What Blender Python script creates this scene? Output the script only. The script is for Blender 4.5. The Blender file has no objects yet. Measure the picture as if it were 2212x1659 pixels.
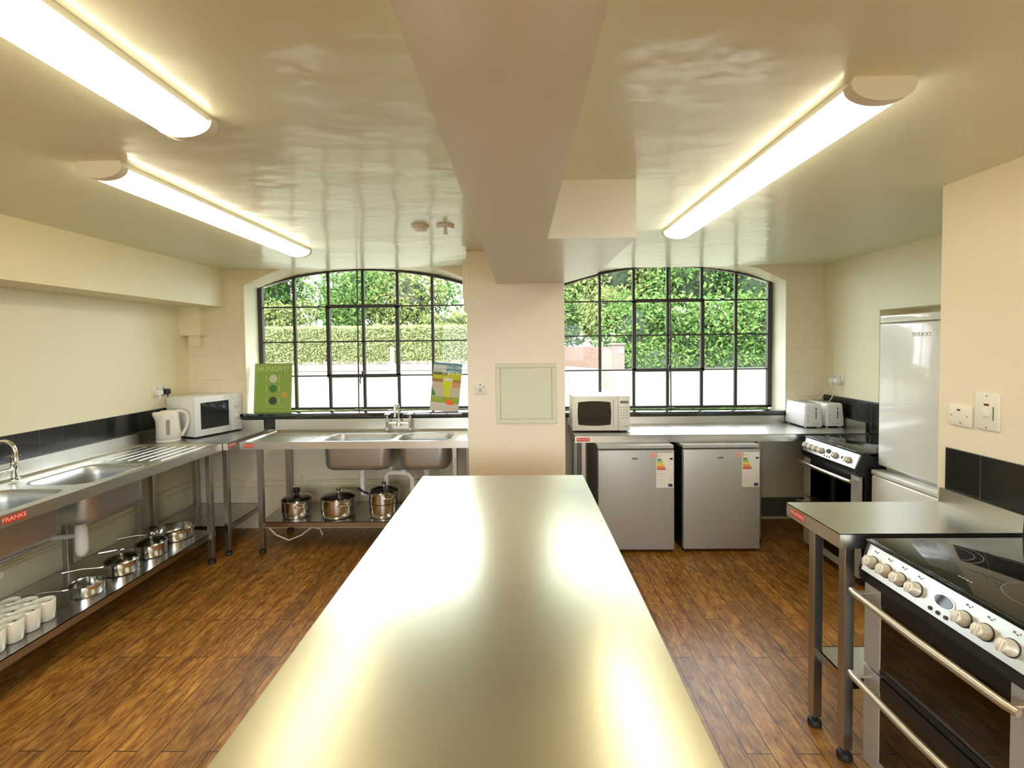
import bpy, bmesh, math, random
from mathutils import Vector, Matrix
random.seed(7)
PI = math.pi
SC = bpy.context.scene
COL = SC.collection

# ---------------------------------------------------------------- materials
def _mat(name):
    m = bpy.data.materials.new(name); m.use_nodes = True
    nt = m.node_tree; nt.nodes.clear()
    out = nt.nodes.new('ShaderNodeOutputMaterial')
    return m, nt, out

def pbr(name, col, rough=.5, metal=0., bump=None, coat=0., coat_r=.1, spec=.5, emit=None, emit_s=0., alpha=1., coat_tint=None,
        var=None, rvar=None, aniso=0.):
    """bump=(scale, strength, stretch vec) ; var=(scale, amount, stretch) colour variation ; rvar=(scale, amount)"""
    m, nt, out = _mat(name)
    b = nt.nodes.new('ShaderNodeBsdfPrincipled'); nt.links.new(b.outputs[0], out.inputs[0])
    b.inputs['Base Color'].default_value = (*col, 1)
    b.inputs['Roughness'].default_value = rough
    b.inputs['Metallic'].default_value = metal
    b.inputs['Coat Weight'].default_value = coat
    b.inputs['Coat Roughness'].default_value = coat_r
    b.inputs['Specular IOR Level'].default_value = spec
    b.inputs['Anisotropic'].default_value = aniso
    if emit: 
        b.inputs['Emission Color'].default_value = (*emit, 1); b.inputs['Emission Strength'].default_value = emit_s
    tc = None
    def coord(stretch):
        nonlocal tc
        if tc is None: tc = nt.nodes.new('ShaderNodeTexCoord')
        mp = nt.nodes.new('ShaderNodeMapping'); mp.inputs['Scale'].default_value = stretch
        nt.links.new(tc.outputs['Object'], mp.inputs[0]); return mp.outputs[0]
    if bump:
        n = nt.nodes.new('ShaderNodeTexNoise'); n.inputs['Scale'].default_value = bump[0]; n.inputs['Detail'].default_value = 3
        nt.links.new(coord(bump[2] if len(bump) > 2 else (1, 1, 1)), n.inputs['Vector'])
        bp = nt.nodes.new('ShaderNodeBump'); bp.inputs['Strength'].default_value = bump[1]; bp.inputs['Distance'].default_value = .01
        nt.links.new(n.outputs[0], bp.inputs['Height']); nt.links.new(bp.outputs[0], b.inputs['Normal'])
        nt.links.new(bp.outputs[0], b.inputs['Coat Normal'])
    if var:
        n = nt.nodes.new('ShaderNodeTexNoise'); n.inputs['Scale'].default_value = var[0]; n.inputs['Detail'].default_value = 5
        nt.links.new(coord(var[2] if len(var) > 2 else (1, 1, 1)), n.inputs['Vector'])
        mx = nt.nodes.new('ShaderNodeMix'); mx.data_type = 'RGBA'
        mx.inputs['A'].default_value = (*[c * (1 - var[1]) for c in col], 1); mx.inputs['B'].default_value = (*[min(1, c * (1 + var[1])) for c in col], 1)
        nt.links.new(n.outputs[0], mx.inputs['Factor']); nt.links.new(mx.outputs['Result'], b.inputs['Base Color'])
    if rvar:
        n = nt.nodes.new('ShaderNodeTexNoise'); n.inputs['Scale'].default_value = rvar[0]; n.inputs['Detail'].default_value = 4
        nt.links.new(coord((1, 1, 1)), n.inputs['Vector'])
        mr = nt.nodes.new('ShaderNodeMapRange'); mr.inputs['From Min'].default_value = .1; mr.inputs['From Max'].default_value = .9; n.inputs['Detail'].default_value = 1
        mr.inputs['To Min'].default_value = max(0.02, rough - rvar[1]); mr.inputs['To Max'].default_value = rough + rvar[1]
        nt.links.new(n.outputs[0], mr.inputs[0]); nt.links.new(mr.outputs[0], b.inputs['Roughness'])
    return m

def see_through(name, tint, gloss=.06, rough=.02):
    m, nt, out = _mat(name)
    t = nt.nodes.new('ShaderNodeBsdfTransparent'); t.inputs[0].default_value = (*tint, 1)
    g = nt.nodes.new('ShaderNodeBsdfGlossy'); g.inputs['Roughness'].default_value = rough
    lw = nt.nodes.new('ShaderNodeFresnel'); lw.inputs['IOR'].default_value = 1.45
    ad = nt.nodes.new('ShaderNodeMath'); ad.operation = 'MULTIPLY'; ad.inputs[1].default_value = gloss / .04
    nt.links.new(lw.outputs[0], ad.inputs[0])
    mx = nt.nodes.new('ShaderNodeMixShader'); nt.links.new(ad.outputs[0], mx.inputs[0])
    nt.links.new(t.outputs[0], mx.inputs[1]); nt.links.new(g.outputs[0], mx.inputs[2]); nt.links.new(mx.outputs[0], out.inputs[0])
    return m

def brick_mat(name, c1, c2, mortar, w, h, axes, msize=.012, rough=.6, bumpk=.3, offset=.5, coat=0., shift=(0, 0, 0), noise=.15, spec=.5):
    """axes: which object axes feed brick x,y"""
    m, nt, out = _mat(name)
    b = nt.nodes.new('ShaderNodeBsdfPrincipled'); nt.links.new(b.outputs[0], out.inputs[0])
    b.inputs['Roughness'].default_value = rough; b.inputs['Coat Weight'].default_value = coat; b.inputs['Coat Roughness'].default_value = .08
    b.inputs['Specular IOR Level'].default_value = spec
    tc = nt.nodes.new('ShaderNodeTexCoord'); sx = nt.nodes.new('ShaderNodeSeparateXYZ'); cb = nt.nodes.new('ShaderNodeCombineXYZ')
    mp = nt.nodes.new('ShaderNodeMapping'); mp.inputs['Location'].default_value = shift
    nt.links.new(tc.outputs['Object'], mp.inputs[0]); nt.links.new(mp.outputs[0], sx.inputs[0])
    nt.links.new(sx.outputs[axes[0]], cb.inputs[0]); nt.links.new(sx.outputs[axes[1]], cb.inputs[1])
    br = nt.nodes.new('ShaderNodeTexBrick'); br.offset = offset
    br.inputs['Scale'].default_value = 1; br.inputs['Brick Width'].default_value = w; br.inputs['Row Height'].default_value = h
    br.inputs['Mortar Size'].default_value = msize; br.inputs['Mortar Smooth'].default_value = .3
    br.inputs['Color1'].default_value = (*c1, 1); br.inputs['Color2'].default_value = (*c2, 1); br.inputs['Mortar'].default_value = (*mortar, 1)
    nt.links.new(cb.outputs[0], br.inputs['Vector'])
    n = nt.nodes.new('ShaderNodeTexNoise'); n.inputs['Scale'].default_value = 14; n.inputs['Detail'].default_value = 4
    nt.links.new(tc.outputs['Object'], n.inputs['Vector'])
    mr = nt.nodes.new('ShaderNodeMapRange'); mr.inputs['To Min'].default_value = 1 - noise; mr.inputs['To Max'].default_value = 1 + noise
    nt.links.new(n.outputs[0], mr.inputs[0])
    mx = nt.nodes.new('ShaderNodeMix'); mx.data_type = 'RGBA'; mx.blend_type = 'MULTIPLY'; mx.inputs['Factor'].default_value = 1
    nt.links.new(br.outputs['Color'], mx.inputs['A']); nt.links.new(mr.outputs[0], mx.inputs['B']); nt.links.new(mx.outputs['Result'], b.inputs['Base Color'])
    ad = nt.nodes.new('ShaderNodeMath'); ad.operation = 'MULTIPLY_ADD'; ad.inputs[1].default_value = -1
    nt.links.new(br.outputs['Fac'], ad.inputs[0]); 
    ns = nt.nodes.new('ShaderNodeMath'); ns.operation = 'MULTIPLY'; ns.inputs[1].default_value = .35 if noise > .05 else 0.03
    nt.links.new(n.outputs[0], ns.inputs[0]); nt.links.new(ns.outputs[0], ad.inputs[2])
    bp = nt.nodes.new('ShaderNodeBump'); bp.inputs['Strength'].default_value = bumpk; bp.inputs['Distance'].default_value = .004
    nt.links.new(ad.outputs[0], bp.inputs['Height']); nt.links.new(bp.outputs[0], b.inputs['Normal'])
    return m

def wood_floor():
    m, nt, out = _mat('wood plank floor')
    b = nt.nodes.new('ShaderNodeBsdfPrincipled'); nt.links.new(b.outputs[0], out.inputs[0])
    tc = nt.nodes.new('ShaderNodeTexCoord'); sx = nt.nodes.new('ShaderNodeSeparateXYZ'); cb = nt.nodes.new('ShaderNodeCombineXYZ')
    nt.links.new(tc.outputs['Object'], sx.inputs[0]); nt.links.new(sx.outputs['Y'], cb.inputs[0]); nt.links.new(sx.outputs['X'], cb.inputs[1])
    br = nt.nodes.new('ShaderNodeTexBrick'); br.offset = .37; br.offset_frequency = 2
    br.inputs['Scale'].default_value = 1; br.inputs['Brick Width'].default_value = .9; br.inputs['Row Height'].default_value = .098
    br.inputs['Mortar Size'].default_value = .0022; br.inputs['Mortar Smooth'].default_value = .1; br.inputs['Bias'].default_value = 0
    br.inputs['Color1'].default_value = (0, 0, 0, 1); br.inputs['Color2'].default_value = (1, 1, 1, 1); br.inputs['Mortar'].default_value = (.5, .5, .5, 1)
    nt.links.new(cb.outputs[0], br.inputs['Vector'])
    # per plank shift of the grain
    vm = nt.nodes.new('ShaderNodeVectorMath'); vm.operation = 'MULTIPLY_ADD'; vm.inputs[1].default_value = (7, 3, 5)
    nt.links.new(br.outputs['Color'], vm.inputs[0]); nt.links.new(tc.outputs['Object'], vm.inputs[2])
    mp = nt.nodes.new('ShaderNodeMapping'); mp.inputs['Scale'].default_value = (15, 3.2, 1)
    nt.links.new(vm.outputs[0], mp.inputs[0])
    n1 = nt.nodes.new('ShaderNodeTexNoise'); n1.inputs['Scale'].default_value = 3.2; n1.inputs['Detail'].default_value = 7; n1.inputs['Roughness'].default_value = .62; n1.inputs['Distortion'].default_value = 1.1
    nt.links.new(mp.outputs[0], n1.inputs['Vector'])
    mp2 = nt.nodes.new('ShaderNodeMapping'); mp2.inputs['Scale'].default_value = (3, 1.2, 1)
    nt.links.new(tc.outputs['Object'], mp2.inputs[0])
    n2 = nt.nodes.new('ShaderNodeTexNoise'); n2.inputs['Scale'].default_value = 7; n2.inputs['Detail'].default_value = 5
    nt.links.new(mp2.outputs[0], n2.inputs['Vector'])
    ad = nt.nodes.new('ShaderNodeMath'); ad.operation = 'MULTIPLY_ADD'; ad.inputs[1].default_value = .45
    nt.links.new(n2.outputs[0], ad.inputs[0]); nt.links.new(n1.outputs[0], ad.inputs[2])
    cr = nt.nodes.new('ShaderNodeValToRGB'); e = cr.color_ramp.elements
    e[0].position = .48; e[0].color = (.10, .034, .006, 1); e[1].position = .95; e[1].color = (.55, .28, .06, 1)
    k = cr.color_ramp.elements.new(.7); k.color = (.30, .125, .020, 1)
    nt.links.new(ad.outputs[0], cr.inputs[0])
    hs = nt.nodes.new('ShaderNodeMapRange'); hs.inputs['To Min'].default_value = .78; hs.inputs['To Max'].default_value = 1.2
    nt.links.new(br.outputs['Color'], hs.inputs[0])
    mx = nt.nodes.new('ShaderNodeMix'); mx.data_type = 'RGBA'; mx.blend_type = 'MULTIPLY'; mx.inputs['Factor'].default_value = 1
    nt.links.new(cr.outputs[0], mx.inputs['A']); nt.links.new(hs.outputs[0], mx.inputs['B'])
    # knots
    vo = nt.nodes.new('ShaderNodeTexVoronoi'); vo.inputs['Scale'].default_value = 5.5
    mp3 = nt.nodes.new('ShaderNodeMapping'); mp3.inputs['Scale'].default_value = (1.6, .8, 1); nt.links.new(tc.outputs['Object'], mp3.inputs[0]); nt.links.new(mp3.outputs[0], vo.inputs['Vector'])
    kr = nt.nodes.new('ShaderNodeMapRange'); kr.inputs['From Min'].default_value = .03; kr.inputs['From Max'].default_value = .09; kr.inputs['To Min'].default_value = .35; kr.inputs['To Max'].default_value = 1
    nt.links.new(vo.outputs['Distance'], kr.inputs[0])
    mxk = nt.nodes.new('ShaderNodeMix'); mxk.data_type = 'RGBA'; mxk.blend_type = 'MULTIPLY'; mxk.inputs['Factor'].default_value = 1
    nt.links.new(mx.outputs['Result'], mxk.inputs['A']); nt.links.new(kr.outputs[0], mxk.inputs['B'])
    mj = nt.nodes.new('ShaderNodeMix'); mj.data_type = 'RGBA'; mj.inputs['B'].default_value = (.03, .012, .004, 1)
    nt.links.new(br.outputs['Fac'], mj.inputs['Factor']); nt.links.new(mxk.outputs['Result'], mj.inputs['A'])
    nt.links.new(mj.outputs['Result'], b.inputs['Base Color'])
    b.inputs['Roughness'].default_value = .36; b.inputs['Specular IOR Level'].default_value = .55
    bp = nt.nodes.new('ShaderNodeBump'); bp.inputs['Strength'].default_value = .35; bp.inputs['Distance'].default_value = .002
    sb = nt.nodes.new('ShaderNodeMath'); sb.operation = 'SUBTRACT'; nt.links.new(n1.outputs[0], sb.inputs[0]); nt.links.new(br.outputs['Fac'], sb.inputs[1])
    nt.links.new(sb.outputs[0], bp.inputs['Height']); nt.links.new(bp.outputs[0], b.inputs['Normal'])
    return m

def leaf_mat(name, c1, c2, transl=.35):
    m, nt, out = _mat(name)
    gi = nt.nodes.new('ShaderNodeNewGeometry')
    mx = nt.nodes.new('ShaderNodeMix'); mx.data_type = 'RGBA'; mx.inputs['A'].default_value = (*c1, 1); mx.inputs['B'].default_value = (*c2, 1)
    nt.links.new(gi.outputs['Random Per Island'], mx.inputs['Factor'])
    d = nt.nodes.new('ShaderNodeBsdfDiffuse'); t = nt.nodes.new('ShaderNodeBsdfTranslucent')
    nt.links.new(mx.outputs['Result'], d.inputs[0]); nt.links.new(mx.outputs['Result'], t.inputs[0])
    ms = nt.nodes.new('ShaderNodeMixShader'); ms.inputs[0].default_value = transl
    nt.links.new(d.outputs[0], ms.inputs[1]); nt.links.new(t.outputs[0], ms.inputs[2]); nt.links.new(ms.outputs[0], out.inputs[0])
    return m

WALLC = (.82, .765, .54)
M = dict(
    wall=pbr('cream wall paint', WALLC, .42, bump=(3, .12), var=(1.1, .03), coat=.15, coat_r=.25),
    pillar=pbr('cream pillar paint', (.84, .75, .60), .4, bump=(5, .1), var=(1.5, .03)),
    brickwall=brick_mat('painted blockwork', (.80, .71, .53), (.82, .73, .55), (.76, .67, .49), .45, .225, ('X', 'Z'), msize=.005, rough=.4, bumpk=.25, noise=.04),
    ceiling=pbr('gloss cream ceiling paint', (.765, .785, .62), .4, bump=(2.6, 1.0, (1, 1.6, 1)), coat=.32, coat_r=.12, var=(1.3, .02)),
    beam=pbr('cream beam paint', (.735, .74, .69), .4, bump=(2.5, .3, (1, 1.8, 1)), coat=.25, coat_r=.2, var=(2.2, .05, (1, 2, 1))),
    reveal=pbr('reveal paint', (.86, .82, .62), .45, bump=(6, .15)),
    floor=wood_floor(), champagne=pbr('satin handle metal', (.62, .56, .45), .36, .85),
    steel=pbr('brushed stainless steel', (.52, .50, .44), .30, 1.),
    steel_top=pbr('worn stainless worktop', (.68, .67, .62), .30, 1., rvar=(4, .04), var=(2.5, .04)),
    steel_leg=pbr('stainless leg', (.46, .45, .42), .32, 1.),
    steel_bowl=pbr('satin steel bowl', (.52, .54, .54), .36, .9),
    steel_shelf=pbr('stainless shelf', (.50, .49, .47), .22, 1., rvar=(5, .05)),
    island=pbr('worn stainless island top', (.66, .64, .49), .33, 1., rvar=(2.2, .03), var=(2, .05)),
    chrome=pbr('chrome', (.8, .8, .78), .06, 1.),
    pan=pbr('polished pan steel', (.68, .68, .66), .12, 1.),
    silver=pbr('silver appliance paint', (.46, .455, .44), .45, .3, spec=.5),
    silver_panel=pbr('silver control panel', (.62, .63, .60), .3, .75),
    white=pbr('white plastic', (.80, .80, .78), .32, coat=.2),
    whitegloss=pbr('white gloss enamel', (.76, .77, .74), .22, coat=.6, coat_r=.06),
    cream_plastic=pbr('off white plastic', (.80, .77, .68), .35),
    whitepipe=pbr('white waste pipe', (.78, .78, .76), .4),
    mug=pbr('glazed white china', (.80, .79, .70), .2, coat=.5),
    black=pbr('black plastic', (.012, .012, .013), .35),
    blackgloss=pbr('black glass', (.008, .008, .009), .04, spec=.6),
    doorglass=pbr('dark microwave window', (.02, .022, .022), .06, spec=.45),
    blackenamel=pbr('black enamel', (.012, .013, .015), .3),
    oveninside=pbr('oven cavity', (.045, .03, .02), .5),
    ovenglass=see_through('tinted oven glass', (.62, .56, .50), .07),
    darkframe=pbr('dark window steel', (.035, .030, .024), .5),
    sill=pbr('black granite sill', (.008, .012, .012), .06, coat=1., coat_r=.03, var=(60, .6)),
    tile_y=brick_mat('black wall tiles', (.008, .010, .010), (.010, .012, .012), (.055, .05, .045), .151, .151, ('Y', 'Z'), msize=.0022, rough=.14, bumpk=.25, offset=0, coat=.2, shift=(0, .09, -.085), noise=.03, spec=.45),
    tile_pier=brick_mat('black pier tiles', (.008, .010, .010), (.010, .012, .012), (.055, .05, .045), .2, .2, ('Y', 'Z'), msize=.0026, rough=.14, bumpk=.25, offset=0, coat=.2, shift=(0, .058, .05), noise=.03, spec=.45),
    tile_x=brick_mat('black wall tiles back', (.008, .010, .010), (.010, .012, .012), (.055, .05, .045), .151, .151, ('X', 'Z'), msize=.0022, rough=.14, bumpk=.25, offset=0, coat=.3, noise=.03),
    glass=see_through('window glass', (.97, .985, .975), .018),
    lidglass=see_through('lid glass', (.62, .60, .56), .09),
    tube=pbr('lit diffuser', (.9, .88, .8), .4, emit=(1, .87, .62), emit_s=6.3),
    fitting=pbr('white light fitting', (.88, .88, .84), .35),
    red=pbr('red badge', (.62, .04, .02), .4), badge_txt=pbr('badge lettering', (.85, .62, .5), .4),
    redneon=pbr('red lens', (.18, .01, .005), .25),
    grey=pbr('grey print', (.18, .18, .17), .5), lightgrey=pbr('light grey print', (.5, .5, .48), .5),
    ringgrey=pbr('hob ring print', (.30, .30, .27), .35),
    skirt=pbr('grey skirting', (.10, .095, .075), .5),
    panelp=pbr('pale painted access panel', (.66, .66, .50), .42),
    rubber=pbr('black rubber', (.015, .015, .015), .6),
    cable_w=pbr('white cable', (.7, .68, .6), .5), cable_g=pbr('grey cable', (.4, .38, .34), .5),
    paper=pbr('paper', (.80, .79, .74), .6),
)
# printed colours
def flat(n, c, r=.55): 
    if n not in M: M[n] = pbr(n, c, r)
    return M[n]

# ---------------------------------------------------------------- mesh builder
class MB:
    def __init__(s): s.bm = bmesh.new(); s.mats = []; s.cur = 0
    def mat(s, m):
        if m not in s.mats: s.mats.append(m)
        s.cur = s.mats.index(m); return s
    def _f(s, vs):
        try:
            f = s.bm.faces.new(vs); f.material_index = s.cur; return f
        except ValueError: return None
    def box(s, x0, y0, z0, x1, y1, z1, bev=0., seg=2, mtx=None):
        x0, x1 = sorted((x0, x1)); y0, y1 = sorted((y0, y1)); z0, z1 = sorted((z0, z1))
        v = [s.bm.verts.new((x, y, z)) for z in (z0, z1) for y in (y0, y1) for x in (x0, x1)]
        fs = [s._f([v[i] for i in q]) for q in ((0, 2, 3, 1), (4, 5, 7, 6), (0, 1, 5, 4), (1, 3, 7, 5), (3, 2, 6, 7), (2, 0, 4, 6))]
        if bev > 0:
            es = list({e for f in fs for e in f.edges})
            r = bmesh.ops.bevel(s.bm, geom=es, offset=bev, segments=seg, profile=.5, affect='EDGES')
            for f in r['faces']: f.material_index = s.cur
            if mtx:
                vs = {w for f in r['faces'] for w in f.verts}
                for f in fs:
                    if f.is_valid: vs |= set(f.verts)
                bmesh.ops.transform(s.bm, matrix=mtx, verts=list(vs))
        elif mtx: bmesh.ops.transform(s.bm, matrix=mtx, verts=v)
        return s
    def loop(s, pts): return [s.bm.verts.new(p) for p in pts]
    def bridge(s, a, b):
        n = len(a)
        for i in range(n): s._f((a[i], a[(i + 1) % n], b[(i + 1) % n], b[i]))
    def loft(s, loops, cap0=True, cap1=True):
        L = [s.loop(p) for p in loops]
        for a, b in zip(L, L[1:]): s.bridge(a, b)
        if cap0: s._f(L[0][::-1])
        if cap1: s._f(L[-1])
        return L
    def lathe(s, prof, cx=0, cy=0, n=32, cap0=True, cap1=True, mtx=None):
        n0 = len(s.bm.verts)
        L = []
        for r, z in prof: L.append([(cx + r * math.cos(2 * PI * i / n), cy + r * math.sin(2 * PI * i / n), z) for i in range(n)])
        s.loft(L, cap0, cap1)
        if mtx:
            s.bm.verts.ensure_lookup_table(); bmesh.ops.transform(s.bm, matrix=mtx, verts=s.bm.verts[n0:])
        return s
    def cyl(s, p, q, r, n=16, r2=None):
        return s.tube([p, q], [r, r if r2 is None else r2], n)
    def tube(s, pts, rad, n=10):
        pts = [Vector(p) for p in pts]; R = rad if isinstance(rad, (list, tuple)) else [rad] * len(pts)
        L = []; up = None
        for i, p in enumerate(pts):
            t = (pts[min(i + 1, len(pts) - 1)] - pts[max(i - 1, 0)]).normalized()
            if up is None: up = t.orthogonal().normalized()
            up = (up - t * up.dot(t)); up = up.normalized() if up.length > 1e-6 else t.orthogonal().normalized()
            w = t.cross(up)
            L.append([p + (up * math.cos(2 * PI * k / n) + w * math.sin(2 * PI * k / n)) * R[i] for k in range(n)])
        s.loft(L); return s
    def prism(s, poly, axis, a, b):
        """poly 2D list, extruded along axis ('x','y','z') from a to b"""
        def P(u, v, w): return {'x': (w, u, v), 'y': (u, w, v), 'z': (u, v, w)}[axis]
        s.loft([[P(u, v, a) for u, v in poly], [P(u, v, b) for u, v in poly]]); return s
    def fill(s, loops, z=None):
        """planar fill of nested vert loops"""
        es = []
        for L in loops:
            for i in range(len(L)):
                a, b = L[i], L[(i + 1) % len(L)]
                e = s.bm.edges.get((a, b)) or s.bm.edges.new((a, b)); es.append(e)
        r = bmesh.ops.triangle_fill(s.bm, use_beauty=True, use_dissolve=False, edges=es)
        for g in r['geom']:
            if isinstance(g, bmesh.types.BMFace): g.material_index = s.cur
        return s
    def quad(s, *pts): s._f([s.bm.verts.new(p) for p in pts]); return s
    def merge(s, d=1e-5): bmesh.ops.remove_doubles(s.bm, verts=s.bm.verts[:], dist=d); return s
    def build(s, name, mat=None, parent=None, world=None, smooth=35, solid=0, recalc=True, loc=None):
        if recalc: bmesh.ops.recalc_face_normals(s.bm, faces=s.bm.faces[:])
        if smooth:
            lim = math.radians(smooth)
            for f in s.bm.faces: f.smooth = True
            for e in s.bm.edges:
                if len(e.link_faces) == 2 and e.calc_face_angle(0) > lim: e.smooth = False
        if world is not None:
            for v in s.bm.verts: v.co -= Vector(world)
        me = bpy.data.meshes.new(name); s.bm.to_mesh(me); s.bm.free()
        ms = s.mats if s.mats else [mat]
        for m in ms: me.materials.append(M[m] if isinstance(m, str) else m)
        o = bpy.data.objects.new(name, me); COL.objects.link(o)
        if parent is not None: o.parent = parent
        if loc: o.location = loc
        if solid:
            md = o.modifiers.new('thickness', 'SOLIDIFY'); md.thickness = solid; md.offset = -1
        return o

def rr(x0, x1, y0, y1, r, z, n=6):
    pts = []
    for cx, cy, a in ((x1 - r, y0 + r, -PI / 2), (x1 - r, y1 - r, 0), (x0 + r, y1 - r, PI / 2), (x0 + r, y0 + r, PI)):
        for i in range(n + 1):
            t = a + PI / 2 * i / n; pts.append((cx + r * math.cos(t), cy + r * math.sin(t), z))
    return pts

def thing(name, label, cat, loc=(0, 0, 0), rz=0., group=None):
    o = bpy.data.objects.new(name, None); COL.objects.link(o); o.empty_display_size = .1
    o.location = loc; o.rotation_euler = (0, 0, rz); return tag(o, label, cat, group)
def tag(o, label, cat, group=None, kind=None):
    if label: o['label'] = label
    if cat: o['category'] = cat
    if group: o['group'] = group
    if kind: o['kind'] = kind
    return o
def struct(o, label=None):
    o['kind'] = 'structure'
    if label: o['label'] = label
    return o
def kids(o): return [c for c in bpy.data.objects if c.parent == o]
def copy_tree(o, parent=None, deep=3):
    c = o.copy(); COL.objects.link(c); c.parent = parent
    for ch in kids(o): copy_tree(ch, c)
    return c

def text(name, body, size, mat, parent, loc, rot, extrude=.0006, sx=1., align='CENTER'):
    cu = bpy.data.curves.new(name, 'FONT'); cu.body = body; cu.size = size; cu.extrude = extrude; cu.align_x = align; cu.align_y = 'CENTER'
    cu.resolution_u = 3
    t = bpy.data.objects.new(name + '_tmp', cu); COL.objects.link(t)
    me = bpy.data.meshes.new_from_object(t.evaluated_get(bpy.context.evaluated_depsgraph_get()))
    bpy.data.objects.remove(t); bpy.data.curves.remove(cu)
    me.materials.clear(); me.materials.append(M[mat] if isinstance(mat, str) else mat)
    o = bpy.data.objects.new(name, me); COL.objects.link(o); o.parent = parent; o.location = loc; o.rotation_euler = rot; o.scale = (sx, 1, 1)
    return o

# ================================================================ ROOM SHELL
CZ = 2.325                       # ceiling height
XL, XR = -2.97, 2.78
YL, YR = 4.10, 4.27              # back wall planes left and right of the pillar
Y0 = -2.4

m = MB(); m.box(XL - .1, Y0 - .1, -.12, 3.1, 4.5, 0); struct(m.build('floor', 'floor', smooth=0), 'brown wood plank floor')
m = MB()
m.box(XL - .1, Y0 - .1, CZ, -.38, YL, CZ + .15); m.box(-.38, Y0 - .1, CZ, 3.1, YR, CZ + .15)
struct(m.build('ceiling', 'ceiling', smooth=0), 'glossy cream painted ceiling')

def arch(xc, hw, zs, za, n=24, zmax=None, x0=None, x1=None):
    P = []
    for i in range(n + 1):
        x = xc - hw + 2 * hw * i / n
        z = zs + (za - zs) * (1 - ((x - xc) / hw) ** 2)
        P.append((x, min(z, zmax) if zmax else z))
    return P

def back_wall(name, xa, xb, Y, op, fr, Yf, label):
    """op: (x0,x1,zb,zs,za) opening at wall plane ; fr: the same at the frame plane"""
    m = MB()
    def prof(o, zmax=None):
        xc, hw = (o[0] + o[1]) / 2, (o[1] - o[0]) / 2
        return [(o[0], o[2])] + arch(xc, hw, o[3], o[4], zmax=zmax) + [(o[1], o[2])]
    pw, pf = prof(op, CZ - .0005), prof(fr)
    m.mat('brickwall')
    outer = m.loop([(xa, Y, 0), (xb, Y, 0), (xb, Y, CZ), (xa, Y, CZ)])
    hole = m.loop([(x, Y, z) for x, z in pw])
    m.fill([outer, hole])
    m.mat('reveal')
    fl = m.loop([(x, Yf, z) for x, z in pf])
    n = len(hole)
    for i in range(n): m._f((hole[i], hole[(i + 1) % n], fl[(i + 1) % n], fl[i]))
    o = m.build(name, smooth=30, recalc=False)
    return struct(o, label)
back_wall('wall_back_left', XL, -.38, YL, (-2.455, -.40, 1.03, 2.185, 2.44), (-2.425, -.42, 1.03, 2.180, 2.356), 4.33, 'cream painted back wall around the left arched window')
back_wall('wall_back_right', .32, XR, YR, (.335, 2.425, .985, 2.185, 2.46), (.365, 2.39, .985, 2.185, 2.378), 4.49, 'cream painted back wall around the right arched window')

m = MB(); m.box(XL - .1, Y0, 0, XL, YL, CZ); struct(m.build('wall_left', 'wall', smooth=0), 'smooth cream left wall')
m = MB(); m.box(XL - .1, Y0 - .1, 0, 3.1, Y0, .95); m.box(XL - .1, Y0 - .1, 2.15, 3.1, Y0, CZ); m.box(XL - .1, Y0 - .1, .95, -1.9, Y0, 2.15); m.box(1.6, Y0 - .1, .95, 3.1, Y0, 2.15)
struct(m.build('wall_near', 'wall', smooth=0), 'cream wall behind the camera with a wide opening added for fill light')
wn = bpy.data.objects.new('window_3', None); COL.objects.link(wn); wn.location = (-.15, Y0 - .05, .95); struct(wn, 'wide unseen window added behind the camera for fill light')  # unseen window and opening, added to bring fill light from behind
m = MB()
for k in range(6): m.box(-1.9 + k * .69, Y0 - .07, .95, -1.85 + k * .69, Y0 - .03, 2.15)
m.box(-1.9, Y0 - .07, .95, 1.6, Y0 - .03, .99); m.box(-1.9, Y0 - .07, 2.11, 1.6, Y0 - .03, 2.15); m.build('window_frame', 'white', wn, world=(-.15, Y0 - .05, .95), smooth=0)
# right wall with the appliance alcove
m = MB()
m.box(XR, 3.63, 0, 3.1, YR + .1, CZ)
m.box(XR, 2.15, 1.868, 3.1, 3.63, CZ)
m.box(3.04, 2.15, 0, 3.1, 3.63, 1.868)
struct(m.build('wall_right', 'wall', smooth=0), 'cream right wall with a tall alcove')
m = MB(); m.box(1.92, Y0, 0, 3.1, 2.15, CZ); struct(m.build('wall_right_near', 'pillar', smooth=0), 'near peach cream wall pier on the right')
# pillar, beam, boxing, bulkhead
m = MB(); m.box(-.39, 3.42, 0, .33, 4.6, CZ, .004); struct(m.build('wall_centre', 'pillar', smooth=0), 'cream pillar between the two windows')
m = MB()
m.prism([(-.165, Y0), (.122, Y0), (.122, 1.985), (.498, 1.985), (.498, 3.0), (.33, 3.42), (-.165, 3.42)], 'z', 2.08, CZ)
struct(m.build('trim_1', 'beam', smooth=0), 'cream ceiling beam with a square boxing')
m = MB(); m.box(XL, Y0, 1.995, -2.63, YL, CZ); struct(m.build('trim_2', 'wall', smooth=0), 'cream bulkhead along the left wall')
m = MB(); m.box(XL, 4.0, 1.745, -2.79, YL, 1.995); m.box(-2.93, 4.05, 1.65, -2.83, YL, 1.745); struct(m.build('trim_3', 'wall', smooth=0), 'small stepped corbel in the corner')
m = MB(); m.box(.34, 4.25, .03, XR, YR, .20); struct(m.build('baseboard_right', 'skirt', smooth=0), 'dark grey skirting')
m = MB(); m.box(-.425, 3.47, 1.98, -.39, 3.51, 2.27, .003); m.box(-.418, 3.475, 1.88, -.39, 3.505, 1.98, .003)
tag(m.build('cable_trunking', 'wall'), 'short cream cable trunking high on the left side of the pillar', 'trunking')

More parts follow.
